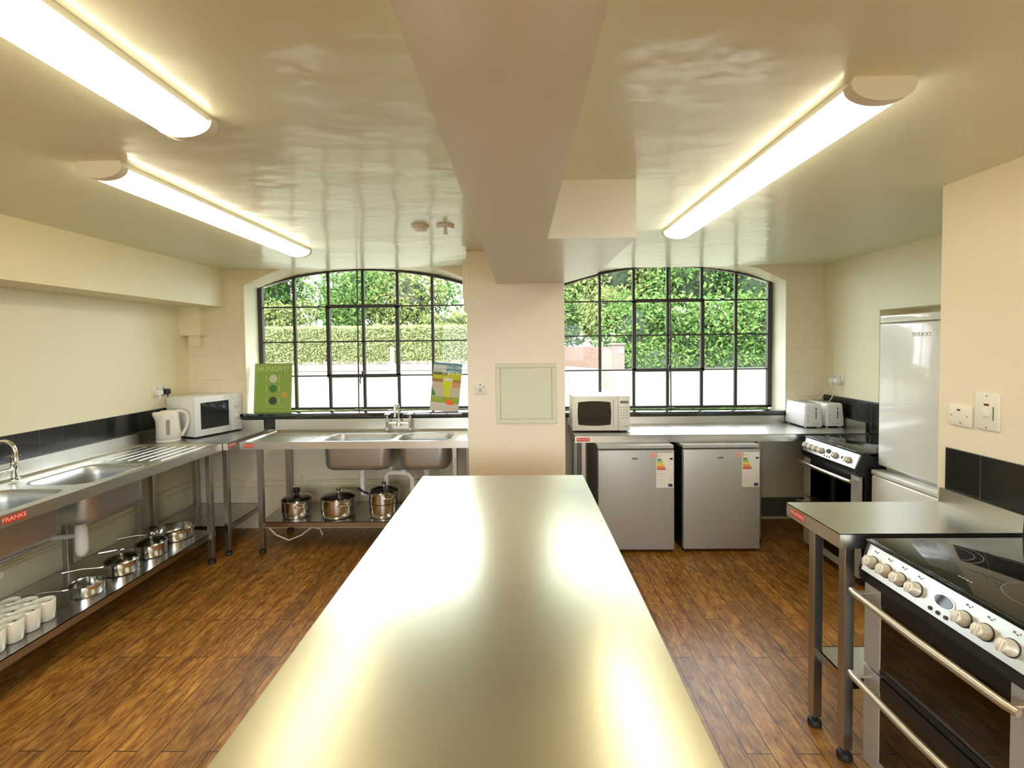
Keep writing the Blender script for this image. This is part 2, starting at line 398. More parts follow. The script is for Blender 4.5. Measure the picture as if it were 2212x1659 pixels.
# black tile bands
def band(name, x0, y0, z0, x1, y1, z1, mt, label):
    m = MB(); m.box(x0, y0, z0, x1, y1, z1); tag(m.build(name, mt, smooth=0), label, 'tiles')
band('tile_splashback', XL + .001, Y0 + 2.6, .88, XL + .012, 4.08, 1.142, 'tile_y', 'black tile splashback along the left wall above the sink')
band('tile_splashback', XR - .012, 3.60, .88, XR, YR - .002, 1.150, 'tile_y', 'black tile splashback beside the toasters')
band('tile_splashback', 1.908, .6, .62, 1.919, 2.10, 1.150, 'tile_pier', 'black tile splashback behind the near cooker')
band('tile_edging', -.40, 3.95, .70, -.39, 4.09, 1.08, 'blackenamel', 'thin black tile edging on the left flank of the pillar')
band('tile_edging', .33, 4.10, .60, .34, YR, 1.08, 'blackenamel', 'thin black tile edging on the right flank of the pillar')
band('tile_splashback', XL + .012, YL - .012, .90, -.40, YL, 1.0, 'tile_x', 'black tile strip under the left window sill')

# windows
def window(idx, x0, zb, zs, za, Y, pitch, rows, rodx, sill, label, ext=(0, 0)):
    w = x0 + 6 * pitch
    xc, hw = (x0 + w) / 2, (w - x0) / 2
    root = bpy.data.objects.new('window_%d' % idx, None); COL.objects.link(root); root.location = (xc, Y, zb); struct(root, label)
    W = (xc, Y, zb)
    A = lambda x: zs + (za - zs) * (1 - ((x - xc) / hw) ** 2)
    m = MB(); t = .026; d0, d1 = Y - .026, Y + .014
    # outer frame
    e0, e1 = x0 - ext[0], w + ext[1]
    m.box(e0 - .014, d0, zb, e0 + t, d1, A(e0)); m.box(e1 - t, d0, zb, e1 + .014, d1, A(e1)); m.box(e0, d0, zb, e1, d1, zb + .022)
    n = 28; top = []; bot = []
    for i in range(n + 1):
        x = e0 - .014 + (e1 - e0 + .028) * i / n; z = A(x); top.append((x, z + .014)); bot.append((x, z - .012))
    m.loft([[(a[0], y, a[1]) for a in (top[i], bot[i])] and [(top[i][0], d0, top[i][1]), (top[i][0], d1, top[i][1]), (bot[i][0], d1, bot[i][1]), (bot[i][0], d0, bot[i][1])] for i in range(n + 1) for y in (0,)])
    cs = (x0 + 2 * pitch, x0 + 4 * pitch); cz = (rows[2], rows[0])
    for k in range(1, 6):
        x = x0 + k * pitch; m.box(x - .0125, Y - .018, zb, x + .0125, Y + .008, A(x))
    for z in rows: m.box(e0, Y - .013, z - .0065, e1, Y + .006, z + .0065)
    m.build('window_frame', 'darkframe', root, world=W)
    m = MB(); f = .032; ya, yb = Y - .04, Y - .012
    for z in cz: m.box(cs[0] - f / 2, ya, z - f / 2, cs[1] + f / 2, yb, z + f / 2)
    for x in cs: m.box(x - f / 2, ya, cz[0], x + f / 2, yb, cz[1])
    m.box((cs[0] + cs[1]) / 2 - .009, Y - .030, cz[0], (cs[0] + cs[1]) / 2 + .009, yb, cz[1])
    m.box(cs[0], Y - .030, rows[1] - .007, cs[1], yb, rows[1] + .007)
    cm = m.build('casement', 'darkframe', root, world=W)
    m = MB(); hx = (cs[0] + cs[1]) / 2 + .004
    m.box(hx - .012, ya - .03, cz[0] - .01, hx + .012, ya, cz[0] + .045, .004); m.tube([(hx, ya - .02, cz[0] + .03), (hx - .02, ya - .05, cz[0] - .03), (hx - .018, ya - .05, cz[0] - .07)], .006)
    m.build('window_catch', 'darkframe', cm, world=W)
    m = MB(); m.cyl((rodx, Y - .075, zb + .004), (rodx, Y - .045, A(rodx) - .01), .0065, 8); m.box(rodx - .035, Y - .09, zb + .002, rodx + .035, Y - .06, zb + .010)
    m.build('winding_rod', 'darkframe', root, world=W)
    # glass: one pane sheet behind the bars
    m = MB(); P = [(e0, zb), (e0, A(e0))] + arch(xc, hw, zs, za)[1:-1] + [(e1, A(e1)), (e1, zb)]
    vs = m.loop([(x, Y, z) for x, z in P]); m._f(vs)
    m.build('window_glass', 'glass', root, world=W, smooth=0)
    m = MB(); sx0, sx1, sy0, sy1, sz = sill; m.box(sx0, sy0, sz - .045, sx1, sy1, sz, .004)
    m.build('window_sill', 'sill', root, world=W)
    return root
window(1, -2.42, 1.047, 2.197, 2.347, 4.30, .3225, (2.005, 1.680, 1.362), -1.49, (-2.60, -.401, 4.055, 4.33, 1.045), 'left arched steel window', (0, .05))
window(2, .442, 1.012, 2.206, 2.368, 4.455, .3222, (2.035, 1.709, 1.378), 1.42, (.341, 2.46, 4.225, 4.49, 1.008), 'right arched steel window', (.06, 0))

# ================================================================ STEEL TABLES AND SINKS
def leg(m_parent, x, y, z1, z0=.045, w=.038, mat='steel_leg'):
    m = MB(); m.box(x - w / 2, y - w / 2, z0, x + w / 2, y + w / 2, z1, .003, 1)
    l = m.build('leg', mat, m_parent)
    m = MB(); m.lathe([(.012, z0 + .005), (.012, .03), (.022, .028), (.027, .018), (.027, .006), (.022, 0)], x, y, 16)
    m.build('foot', 'rubber', l); return l

def badge(parent, x, y, z, w=.092, h=.028):
    m = MB(); m.box(x - w / 2, y - .0012, z - h / 2, x + w / 2, y, z + h / 2)
    b = m.build('badge', 'red', parent, smooth=0); b['label'] = 'small red maker badge'
    text('badge_lettering', 'FRANKE', h * .82, 'badge_txt', b, (x, y - .0014, z), (PI / 2, 0, 0), .0003, sx=1.08)

def table(t, L, D, top='steel_top', H=.90, fascia=.058, back=True, left=False, right=False, uph=.092, bowls=(), drainer=None, lip=.0, legs=(), shelf=None, bad=None):
    """local frame: front edge y=0, back y=D, x 0..L"""
    m = MB(); 
    if bowls:
        zi = H - .012; i1, i2 = .022, .034
        o = m.loop(rr(0, L, 0, D, .004, H, 2)); a = m.loop(rr(i1, L - i1, i1, D - .03, .02, H, 4)); 
        m.fill([o, a])
        b = m.loop(rr(i2, L - i2, i2, D - .042, .02, zi, 4)); m.bridge(a, b)
        holes = []
        for (bx0, bx1, by0, by1, dp) in bowls: holes.append(m.loop(rr(bx0, bx1, by0, by1, .085, zi, 8)))
        m.fill([b] + holes)
        if drainer:
            n = 7
            for k in range(n):
                yy = .09 + (D - .20) * k / (n - 1)
                m.box(drainer[0], yy - .006, zi - .001, drainer[1], yy + .006, zi + .0035, .002, 1)
    else:
        m.box(0, 0, H - .004, L, D, H)
    m.box(0, 0, H - fascia, L, .003, H - .0005); m.box(0, 0.003, H - fascia, .003, D, H - .0005); m.box(L - .003, .003, H - fascia, L, D, H - .0005); m.box(0, D - .003, H - fascia, L, D, H - .0005)
    m.box(.003, .003, H - fascia, L - .003, .03, H - fascia + .002)
    wt = m.build('worktop', top, t)
    m = MB(); any_ = False
    if back: m.prism([(D - .020, H - .001), (D - .016, H + uph), (D, H + uph), (D, H - .001)], 'x', 0 if not left else 0, L); any_ = True
    if left: m.box(-.0, .05, H - .001, .014, D - .02, H + uph); any_ = True
    if right: m.box(L - .014, .03, H - .001, L, D - .02, H + uph); any_ = True
    if any_: m.build('upstand', 'steel', t)
    for (bx0, bx1, by0, by1, dp) in bowls:
        zi = H - .012; m = MB(); loops = []
        for ins, dz, r in ((0, 0, .085), (.006, .008, .085), (.012, .06, .085), (.018, dp - .05, .085), (.026, dp - .022, .08), (.045, dp - .006, .07), (.075, dp, .05)):
            loops.append(rr(bx0 + ins, bx1 - ins, by0 + ins, by1 - ins, r, zi - dz, 8))
        m.loft(loops, False, True)
        bo = m.build('sink_bowl', 'steel_bowl', t, solid=.0015, smooth=50)
        cx, cy = (bx0 + bx1) / 2, (by0 + by1) / 2
        m = MB(); m.lathe([(.042, zi - dp + .001), (.044, zi - dp + .004), (.036, zi - dp + .002), (.030, zi - dp - .003)], cx, cy, 24, True, True)
        m.build('drain', 'chrome', bo)
    for lx, ly in legs: leg(t, lx, ly, H - fascia + .003)
    if shelf:
        sx0, sx1, sy0, sy1, sz = shelf; m = MB(); m.box(sx0, sy0, sz - .004, sx1, sy1, sz); m.box(sx0, sy0, sz - .042, sx1, sy0 + .004, sz); m.box(sx0, sy1 - .004, sz - .042, sx1, sy1, sz)
        m.box(sx0, sy0, sz - .042, sx0 + .004, sy1, sz); m.box(sx1 - .004, sy0, sz - .042, sx1, sy1, sz)
        m.build('undershelf', 'steel_shelf', t)
    if bad: badge(t, *bad)
    return wt

# island ------------------------------------------------------------
isl = thing('island_table', 'long stainless steel island table in the middle of the floor', 'table', (-.555, .28, 0))
m = MB(); m.box(0, 0, .862, .90, 2.295, .90, .003, 2); m.build('worktop', 'island', isl)
for lx in (.06, .84):
    for ly in (.06, 1.15, 2.235): leg(isl, lx, ly, .862)
m = MB(); m.box(.045, .045, .21, .855, 2.25, .25, .002, 1); m.build('undershelf', 'steel_shelf', isl)

# left sink run (front faces +X) : local x -> +Y, local y -> -X
LS = thing('sink_unit', 'stainless double bowl sink unit along the left wall', 'sink', (-2.305, 1.55, 0), PI / 2)
table(LS, 1.955, .652, bowls=((.40, .86, .095, .485, .25), (.935, 1.395, .095, .485, .25)), drainer=(1.46, 1.90), uph=.085,
      legs=((.05, .05), (1.875, .05), (.05, .60), (1.875, .60), (1.30, .58)), shelf=(.03, 1.925, .045, .62, .236), bad=(.49, -.0005, .874, .10, .032))
# corner table with microwave
LT = thing('corner_table', 'stainless steel corner table under the left microwave', 'table', (-2.262, 3.512, 0), PI / 2)
table(LT, .573, .694, uph=.088, left=False, right=True, legs=((.05, .05), (.05, .64), (.53, .64)), shelf=(.03, .56, .045, .66, .236), bad=(.055, -.0005, .874, .07, .026))
# window sink
BS = thing('sink_unit', 'stainless double bowl sink unit under the left window', 'sink', (-2.185, 3.535, 0), 0)
table(BS, 1.785, .548, bowls=((.585, 1.160, .075, .400, .25), (1.190, 1.625, .075, .400, .25)), drainer=(.07, .52), uph=.092, right=True,
      legs=((.125, .06), (1.665, .06), (.13, .49), (1.72, .49)), shelf=(.11, 1.72, .055, .52, .25), bad=(.075, -.0005, .874, .082, .028))
m = MB(); m.tube([(.16, .08, .205), (.22, .08, .14), (.32, .09, .09), (.42, .09, .13), (.50, .1, .19), (.56, .12, .17), (.58, .12, .12)], .005, 8)
tag(m.build('loose_cable', 'cable_w', None, loc=(-2.185, 3.535, 0)), 'loose white cable drooping under the shelf of the window sink', 'cable')
# right long table
RT = thing('prep_table', 'long stainless steel table under the right window', 'table', (.432, 3.692, 0), 0)
table(RT, 2.330, .555, uph=.080, right=True, legs=((.075, .06), (.06, .49), (1.485, .06), (1.485, .49), (2.27, .49)), bad=(.066, -.0005, .867, .105, .030))
# small near table on the right (front faces -X): local x -> -Y, y -> +X
NT = thing('side_table', 'small stainless steel table beside the near cooker', 'table', (1.207, 2.108, 0), -PI / 2)
table(NT, .352, .700, uph=.065, legs=((.165, .03), (.325, .045), (.165, .62), (.325, .62)), shelf=(.15, .34, .04, .64, .33), bad=(.085, -.0005, .872, .095, .030))

# bridge mixer taps --------------------------------------------------
def mixer(label, loc, rz):
    t = thing('mixer_tap', label, 'tap', loc, rz)
    m = MB()
    for sx in (-.1, .1): m.lathe([(.026, 0), (.026, .005), (.015, .012), (.013, .05), (.017, .058), (.017, .085), (.013, .09), (.012, .115), (.006, .118), (.006, .13)], sx, 0, 16)
    m.cyl((-.1, 0, .06), (.1, 0, .06), .011, 12); m.lathe([(.024, .038), (.024, .045), (.02, .06), (.019, .085), (.014, .095)], 0, 0, 18)
    m.build('tap_body', 'chrome', t)
    m = MB(); pts = []
    for i in range(13):
        a = PI * i / 12 * 1.08; pts.append((0, -.062 + .062 * math.cos(a), .175 + .062 * math.sin(a)))
    m.tube([(0, 0, .09), (0, 0, .135)] + pts + [(0, -.126, .13)], [.011] * 2 + [.0105] * 13 + [.012], 12)
    m.build('spout', 'chrome', t)
    for sx in (-.1, .1):
        m = MB(); z = .136
        for a in (PI / 4, 3 * PI / 4): m.tube([(sx - .03 * math.cos(a), -.03 * math.sin(a), z), (sx - .012 * math.cos(a), -.012 * math.sin(a), z), (sx + .012 * math.cos(a), .012 * math.sin(a), z), (sx + .03 * math.cos(a), .03 * math.sin(a), z)], [.007, .005, .005, .007], 8)
        m.lathe([(.009, z - .012), (.012, z - .002), (.011, z + .007), (.004, z + .010)], sx, 0, 12); m.build('cross_handle', 'chrome', t)
    return t
mixer('chrome bridge mixer tap on the window sink', (-1.066, 4.012, .9), 0)
mixer('chrome bridge mixer tap on the left wall sink', (-2.875, 2.455, .9), PI / 2)

# waste pipes --------------------------------------------------------
def trap(parent, x, y, z, drop=.10, bottle=True):
    m = MB(); m.lathe([(.036, z), (.036, z - .02), (.026, z - .025), (.026, z - .05)], x, y, 18)
    if bottle: m.lathe([(.030, z - .045), (.031, z - .18), (.027, z - .205), (.015, z - .22)], x, y, 20); m.tube([(x, y, z - .08), (x + .03, y + .02, z - .10), (x + .035, y + .03, z - .17)], .014, 10)
    else: m.lathe([(.022, z - .05), (.022, z - drop)], x, y, 16)
    return m
zb = .638
m = trap(LS, 1.10, .29, zb); m.build('waste_trap', 'whitepipe', LS)
m = trap(LS, .63, .29, zb); m.tube([(.66, .29, zb - .12), (.72, .36, zb - .15), (.75, .45, zb - .16)], .02, 12); m.build('waste_trap', 'whitepipe', LS)
m = MB(); m.tube([(.30, .58, .43), (1.2, .60, .48)], .018, 14); m.cyl((.80, .592, .458), (.92, .595, .464), .023, 14); m.cyl((1.0, .597, .468), (1.1, .599, .474), .023, 14)
m.tube([(1.13, .32, .53), (1.18, .45, .50), (1.2, .60, .48)], .016, 12)
m.build('waste_pipe', 'whitepipe', LS)
m = trap(BS, .8725, .2375, zb, .17, False); m.tube([(.8725, .2375, zb - .15), (.8725, .245, zb - .22), (.93, .3, zb - .24), (.99, .34, zb - .2)], .022, 12); m.build('waste_trap', 'whitepipe', BS)
m = trap(BS, 1.4075, .2375, zb, .17, False)
m.tube([(1.4075, .24, zb - .13), (1.4075, .24, zb - .21), (1.375, .24, zb - .245), (1.32, .24, zb - .245), (1.285, .24, zb - .2), (1.285, .24, zb - .10), (1.255, .24, zb - .06), (1.20, .24, zb - .05), (1.10, .24, zb - .05), (1.07, .25, zb - .07), (1.06, .26, zb - .16), (1.06, .26, zb - .23)], .022, 14)
m.cyl((1.20, .24, zb - .05), (1.24, .24, zb - .052), .030, 14); m.cyl((1.1, .26, zb + .01), (1.1, .26, zb - .03), .02, 12)
m.build('waste_pipe', 'whitepipe', BS)
# heating pipes on the walls
m = MB()
for z in (.385, .435): m.tube([(-.42, YL - .018, z), (XL + .04, YL - .018, z)], .009, 10); m.tube([(XL + .018, YL - .03, z + .01), (XL + .018, 1.6, z + .01)], .009, 10)
m.tube([(-1.98, YL - .018, .435), (-1.975, YL - .02, .47), (-1.95, YL - .02, .48)], .006, 8)
tag(m.build('copper_pipe', 'wall'), 'pair of cream painted pipes running low along the walls', 'pipes')

# ================================================================ APPLIANCES
def cooker(label, loc, knobs, disp, extra, back=.58):
    t = thing('electric_cooker', label, 'cooker', loc, -PI / 2)
    W = .60; m = MB()
    m.mat('blackenamel')
    m.box(.003, .06, .03, .015, back, .875); m.box(W - .015, .06, .03, W - .003, back, .875); m.box(.015, back - .015, .03, W - .015, back, .875); m.box(.015, .06, .03, W - .015, back, .06)
    m.box(.015, .06, .745, W - .015, back, .875); m.box(.015, .045, .405, W - .015, back, .43)
    m.prism([(.022, .74), (.004, .755), (.0, .790), (.036, .886), (.09, .886), (.09, .74)], 'x', .004, .018); m.prism([(.022, .74), (.004, .755), (.0, .790), (.036, .886), (.09, .886), (.09, .74)], 'x', W - .018, W - .004)
    m.box(.018, .016, .742, W - .018, .09, .786)
    for fx in (.05, W - .05):
        for fy in (.1, back - .06): m.lathe([(.02, .03), (.02, 0)], fx, fy, 12)
    m.mat('oveninside')
    for za, zb_ in ((.43, .745), (.06, .405)): m.box(.03, .10, za, W - .03, back - .02, za + .01); m.box(.03, back - .06, za, W - .03, back - .04, zb_); 
    m.build('body', None, t)
    # hob
    m = MB(); m.mat('blackgloss'); m.box(0.004, .040, .887, W - .004, back, .8995, .003, 2); h = m.build('hob', None, t)
    m = MB(); m.box(.0, .030, .884, W, .046, .897, .003, 2); m.build('hob_trim', 'blackgloss', h)
    for cx, cy, r in ((.115, .222, .090), (.145, .455, .108), (.435, .232, .108), (.46, .455, .080)):
        m = MB(); n = 48
        for rad in ((r,) if r < .1 else (r, )) + ((r - .022,) if r < .095 else ()):
            a = m.loop([(cx + (rad) * math.cos(2 * PI * i / n), cy + rad * math.sin(2 * PI * i / n), .8998) for i in range(n)])
            b = m.loop([(cx + (rad - .0016) * math.cos(2 * PI * i / n), cy + (rad - .0016) * math.sin(2 * PI * i / n), .8998) for i in range(n)]); m.bridge(a, b)
        m.build('cooking_zone', 'ringgrey', h)
    m = MB(); 
    for k in range(4): m.box(.285 + k * .012, .10, .8996, .292 + k * .012, .106, .8999)
    m.build('heat_indicator', 'lightgrey', h)
    # sloping panel
    m = MB(); m.prism([(.0, .791), (.034, .884), (.05, .884), (.05, .791)], 'x', .018, W - .018); pn = m.build('control_panel', 'silver_panel', t)
    ang = math.atan2(.034, .093)     # lean of the panel
    nrm = Vector((0, -math.cos(ang), math.sin(ang)))
    def on(x, f, out=0.): return Vector((x, .034 * f, .791 + .093 * f)) + nrm * out
    R = Matrix.Rotation(PI / 2 - ang, 4, 'X')      # local z -> nrm
    for k, kx in enumerate(knobs):
        m = MB(); mt = Matrix.Translation(on(kx, .42, 0)) @ R
        m.mat('black'); m.lathe([(.024, 0), (.024, .0015)], 0, 0, 24, mtx=mt)
        m.mat('chrome_knob' if 'chrome_knob' in M else 'silver_panel')
        m.lathe([(.0215, .0015), (.0215, .010), (.0175, .017), (.017, .026), (.015, .028)], 0, 0, 24, mtx=mt)
        m.box(-.0045, -.0175, .016, .0045, .0175, .034, .002, 2, mtx=mt)
        m.build('knob', None, pn)
        m = MB(); q = Matrix.Translation(on(kx, .84, .0002)) @ R
        m.box(-.008, -.003, 0, -.002, .003, .0006, mtx=q); m.box(.001, -.005, 0, .006, -.001, .0006, mtx=q); m.box(.008, .0, 0, .011, .004, .0006, mtx=q)
        m.build('knob_marking', 'grey', pn)
    m = MB(); mt = Matrix.Translation(on(disp, .55, 0)) @ R @ Matrix.Diagonal((1, .6, 1, 1)); m.mat('silver_panel'); m.lathe([(.036, 0), (.036, .002)], 0, 0, 32, mtx=mt)
    m.mat('blackgloss'); m.lathe([(.029, 0), (.029, .0032)], 0, 0, 32, mtx=mt)
    m.mat('black')
    for k in (-1, 0, 1): m.lathe([(.006, 0), (.006, .003)], 0, 0, 12, mtx=Matrix.Translation(on(disp + k * .026 - .005, .16, 0)) @ R)
    m.build('clock_display', None, pn)
    for e in extra:
        m = MB(); m.lathe([(.012, 0), (.012, .003)], 0, 0, 14, mtx=Matrix.Translation(on(e, .45, 0)) @ R); m.build('panel_button', 'black', pn)
    # doors
    for za, zb_, rail in ((.436, .738, .02), (.065, .426, .05)):
        m = MB(); y0, y1 = .022, .045
        m.mat('silver'); m.box(.006, y0, za, .082, y1, zb_, .002, 1); m.box(W - .082, y0, za, W - .006, y1, zb_, .002, 1)
        m.mat('silver' if rail > .03 else 'blackenamel'); m.box(.082, y0, za, W - .082, y1, za + rail)
        m.mat('blackenamel'); m.box(.082, y0 + .001, zb_ - .05, W - .082, y1, zb_)
        d = m.build('oven_door', None, t)
        m = MB(); m.box(.082, y0 + .003, za + rail, W - .082, y0 + .007, zb_ - .05); m.build('door_glass', 'ovenglass', d)
        m = MB(); zz = zb_ - .052 if rail < .03 else zb_ - .022
        zz = zb_ - .030
        m.tube([(.012, -.030, zz), (.04, -.036, zz), (W / 2, -.042, zz), (W - .04, -.036, zz), (W - .012, -.030, zz)], [.011, .0125, .0130, .0125, .011], 14)
        for hx in (.035, W - .035): m.cyl((hx, -.034, zz), (hx, y0, zz), .007, 12)
        m.build('handle', 'champagne', d)
        m = MB(); zr = (za + zb_) / 2 + .01
        m.cyl((.05, .13, zr), (W - .05, .13, zr), .0025, 8)
        for k in range(9): m.cyl((.10 + .05 * k, .13, zr), (.10 + .05 * k, back - .08, zr), .002, 6); 
        for k in range(9): m.cyl((.10 + .05 * k, .128, zr - .002), (.10 + .05 * k, .128, zr + .012), .003, 6)
        m.build('oven_rack', 'chrome', t)
    return t
M['chrome_knob'] = pbr('satin cream knob', (.72, .68, .58), .3, .35)
cooker('black and silver electric cooker at the right edge, nearest', (1.25, 1.722, 0), (.053, .115, .174, .236, .397, .458, .524), .33, (), .62)
cooker('black and silver electric cooker at the far right, beside the toasters', (2.19, 3.638, 0), (.053, .112, .168, .228, .375, .505), .303, (.443,), .575)

def mini_fridge(label, x, y, w):
    t = thing('undercounter_fridge', label, 'fridge', (x, y, 0), 0)
    H = .841
    m = MB(); m.box(.0, .05, .03, w, .56, H - .03); m.build('body', 'blackenamel', t)
    m = MB(); m.box(0, .015, H - .026, w, .56, H, .003, 1); m.build('top_panel', 'silver', t)
    m = MB(); m.box(0, 0, .028, w, .046, H - .034, .006, 2); d = m.build('door', 'silver', t)
    m = MB()
    for fx in (.03, w - .03): m.lathe([(.018, .03), (.02, 0)], fx, .06, 12); m.lathe([(.018, .03), (.02, 0)], fx, .52, 12)
    m.build('foot', 'rubber', t)
    m = MB(); m.box(.262, -.0015, .735, .306, 0, .750, .0008, 1); m.build('logo', 'grey', d)
    # energy label
    ex0, ex1, ez0, ez1 = w - .140, w - .008, .515, .785
    m = MB(); m.box(ex0, -.001, ez0, ex1, 0, ez1); e = m.build('energy_label', 'paper', t, smooth=0)
    m = MB(); cols = [('g1', (.02, .25, .06)), ('g2', (.16, .45, .06)), ('g3', (.5, .6, .04)), ('g4', (.85, .68, .03)), ('g5', (.85, .38, .02)), ('g6', (.75, .16, .02)), ('g7', (.6, .06, .02))]
    for k, (nm, c) in enumerate(cols):
        m = MB(); m.mat(flat('label ' + nm, c)); z1 = ez1 - .045 - k * .0125; x1 = ex0 + .038 + k * .0055
        m.prism([(ex0 + .006, z1 - .0105), (x1, z1 - .0105), (x1 + .005, z1 - .00475), (x1, z1), (ex0 + .006, z1)], 'y', -.0016, -.001); m.build('energy_bar', None, e, smooth=0)
    m = MB(); m.mat('black'); m.prism([(ex1 - .006, ez1 - .052), (ex1 - .024, ez1 - .052), (ex1 - .032, ez1 - .045), (ex1 - .024, ez1 - .038), (ex1 - .006, ez1 - .038)], 'y', -.0016, -.001); m.build('rating_arrow', None, e, smooth=0)
    m = MB(); m.mat(flat('label blue', (.03, .03, .16))); m.box(ex1 - .040, -.0016, ez0 + .008, ex1 - .008, -.001, ez0 + .030); m.build('blue_emblem', None, e, smooth=0)
    m = MB(); m.mat('lightgrey')
    m.bm.free()
    for xa_, zz, ln, th in ((ex0 + .008, .62, .042, .002), (ex0 + .008, .60, .042, .002), (ex0 + .008, .575, .042, .002), (ex0 + .008, .555, .042, .002), (ex1 - .03, .60, .018, .004), (ex1 - .03, .575, .018, .004), (ex0 + .008, .768, .037, .003), (ex0 + .008, .758, .037, .003)):
        m = MB(); m.box(xa_, -.0014, zz, xa_ + ln, -.001, zz + th); m.build('printed_line', 'lightgrey', e, smooth=0)
    m = MB(); m.mat(flat('pink sticker', (.72, .42, .36))); m.box(ex0 - .052, -.0013, .745, ex0 + .01, 0, .785); m.mat(flat('sticker red', (.55, .08, .05))); m.box(ex0 - .036, -.0017, .755, ex0 - .032, -.0013, .775); m.build('sticker', None, d, smooth=0)
    return t
mini_fridge('silver undercounter fridge on the left of the pair, beside the island', .596, 3.565, .586)
mini_fridge('silver undercounter fridge on the right of the pair, nearer the far cooker', 1.256, 3.575, .588)

# tall fridge freezer (front faces -X)
t = thing('fridge_freezer', 'tall white fridge freezer standing in the alcove', 'fridge', (2.31, 3.02, 0), -PI / 2)
W = .575
m = MB(); m.box(.0, .055, .03, W, .64, 1.785, .004, 1); m.build('body', 'whitegloss', t)
m = MB(); m.box(0, 0, .826, W, .052, 1.740, .012, 3); d = m.build('fridge_door', 'whitegloss', t)
text('door_lettering', 'EHDOO', .034, 'ringgrey', d, (.315, -.0006, 1.665), (PI / 2, 0, 0), .0004)
m = MB(); m.box(0, .004, 1.744, W, .06, 1.790, .006, 2); m.build('top_panel', 'whitegloss', t)
m = MB(); m.mat(flat('sticker orange', (.7, .22, .08))); m.box(.455, -.001, 1.655, .50, 0, 1.668); m.box(.48, -.001, 1.60, .505, 0, 1.65); m.build('sticker', None, d, smooth=0)
m = MB(); m.box(0, -.04, .06, W, .052, .765, .012, 3); d2 = m.build('freezer_door', 'whitegloss', t)
m = MB(); m.box(0, -.042, .769, W, .052, .800, .008, 2); m.build('door_handle_rail', 'whitegloss', d2)
m = MB(); m.box(.01, .06, 0, W - .01, .6, .03); m.build('plinth', 'rubber', t)

# microwaves
def microwave(label, loc, rz, w, d, h, style):
    t = thing('microwave_oven', label, 'microwave', loc, rz)
    z0 = .012; m = MB(); m.box(0, .018, z0, w, d, h, .006, 2); b = m.build('body', 'cream_plastic' if style == 'r' else 'white', t)
    m = MB()
    for fx in (.03, w - .03):
        for fy in (.04, d - .04): m.lathe([(.012, 0), (.012, z0 + .002)], fx, fy, 10)
    m.build('foot', 'rubber', t)
    if style == 'r':
        dw = w * .80
        m = MB(); m.box(.0, 0, z0, dw, .020, h, .005, 2); dr = m.build('door', 'cream_plastic', t)
        m = MB(); zx0, zx1, za, zb_ = .05, dw - .065, z0 + .05, h - .05; P = []
        for i in range(9): s_ = i / 8; P.append((zx0 + (zx1 - zx0) * s_, za - .009 * math.sin(PI * s_)))
        for i in range(7): s_ = i / 6; P.append((zx1 + .006 * math.sin(PI * s_), za + (zb_ - za) * s_))
        for i in range(9): s_ = i / 8; P.append((zx1 - (zx1 - zx0) * s_, zb_ + .009 * math.sin(PI * s_)))
        for i in range(7): s_ = i / 6; P.append((zx0 - .006 * math.sin(PI * s_), zb_ - (zb_ - za) * s_))
        m.prism(P, 'y', -.0015, 0.001); m.build('door_window', 'doorglass', dr)
        m = MB(); m.box(dw - .045, -.004, z0 + .03, dw - .038, 0.001, h - .03, .001, 1); m.build('door_groove', 'lightgrey', dr)
        m = MB(); m.box(dw + .001, 0, z0, w, .020, h, .005, 2); pn = m.build('control_panel', 'cream_plastic', t)
        m = MB(); m.box(dw + .014, -.0012, h - .062, w - .012, .001, h - .040); m.build('display', 'grey', pn)
        m = MB()
        for r_ in range(5):
            for c_ in range(3): m.box(dw + .012 + c_ * .024, -.001, h - .100 - r_ * .022, dw + .028 + c_ * .024, .001, h - .090 - r_ * .022)
        m.box(dw + .012, -.001, z0 + .032, dw + .032, .001, z0 + .040); m.box(dw + .045, -.001, z0 + .030, dw + .078, .001, z0 + .042)
        m.build('keypad', 'lightgrey', pn)
    else:
        dw = w * .76
        m = MB(); m.box(.0, 0, z0, dw, .020, h, .005, 2); dr = m.build('door', 'white', t)
        m = MB(); m.box(.05, -.0015, z0 + .055, dw - .025, .001, h - .05, .0005, 1); m.build('door_window', 'doorglass', dr)
        m = MB(); m.box(dw + .001, 0, z0, w, .020, h, .005, 2); pn = m.build('control_panel', 'white', t)
        for kz in (h - .10, h - .20):
            m = MB(); m.lathe([(.019, 0), (.018, .012), (.015, .016)], 0, 0, 20, mtx=Matrix.Translation((dw + (w - dw) / 2, 0, kz)) @ Matrix.Rotation(PI / 2, 4, 'X')); m.build('timer_knob', 'whitegloss', pn)
        m = MB()
        for a in range(7): an = a * PI / 5 - .3; m.box(dw + (w - dw) / 2 + .027 * math.cos(an) - .002, -.0008, h - .10 + .027 * math.sin(an) - .002, dw + (w - dw) / 2 + .027 * math.cos(an) + .002, .001, h - .10 + .027 * math.sin(an) + .002)
        m.box(dw + .015, -.0008, h - .048, dw + .032, .001, h - .044); m.build('dial_print', 'grey', pn)
        m = MB()
        for r_ in range(2):
            for c_ in range(5): m.box(-.0008, .20 + c_ * .011, .045 + r_ * .02, .0005, .206 + c_ * .011, .058 + r_ * .02)
        m.build('side_vent', 'black', b)
    return t
microwave('white microwave with two round knobs in the left corner', (-2.63, 3.675, .9), math.radians(70.5), .425, .335, .335, 'l')
microwave('cream microwave with a number keypad beside the pillar', (.428, 3.835, .9), math.radians(-1.5), .475, .33, .300, 'r')

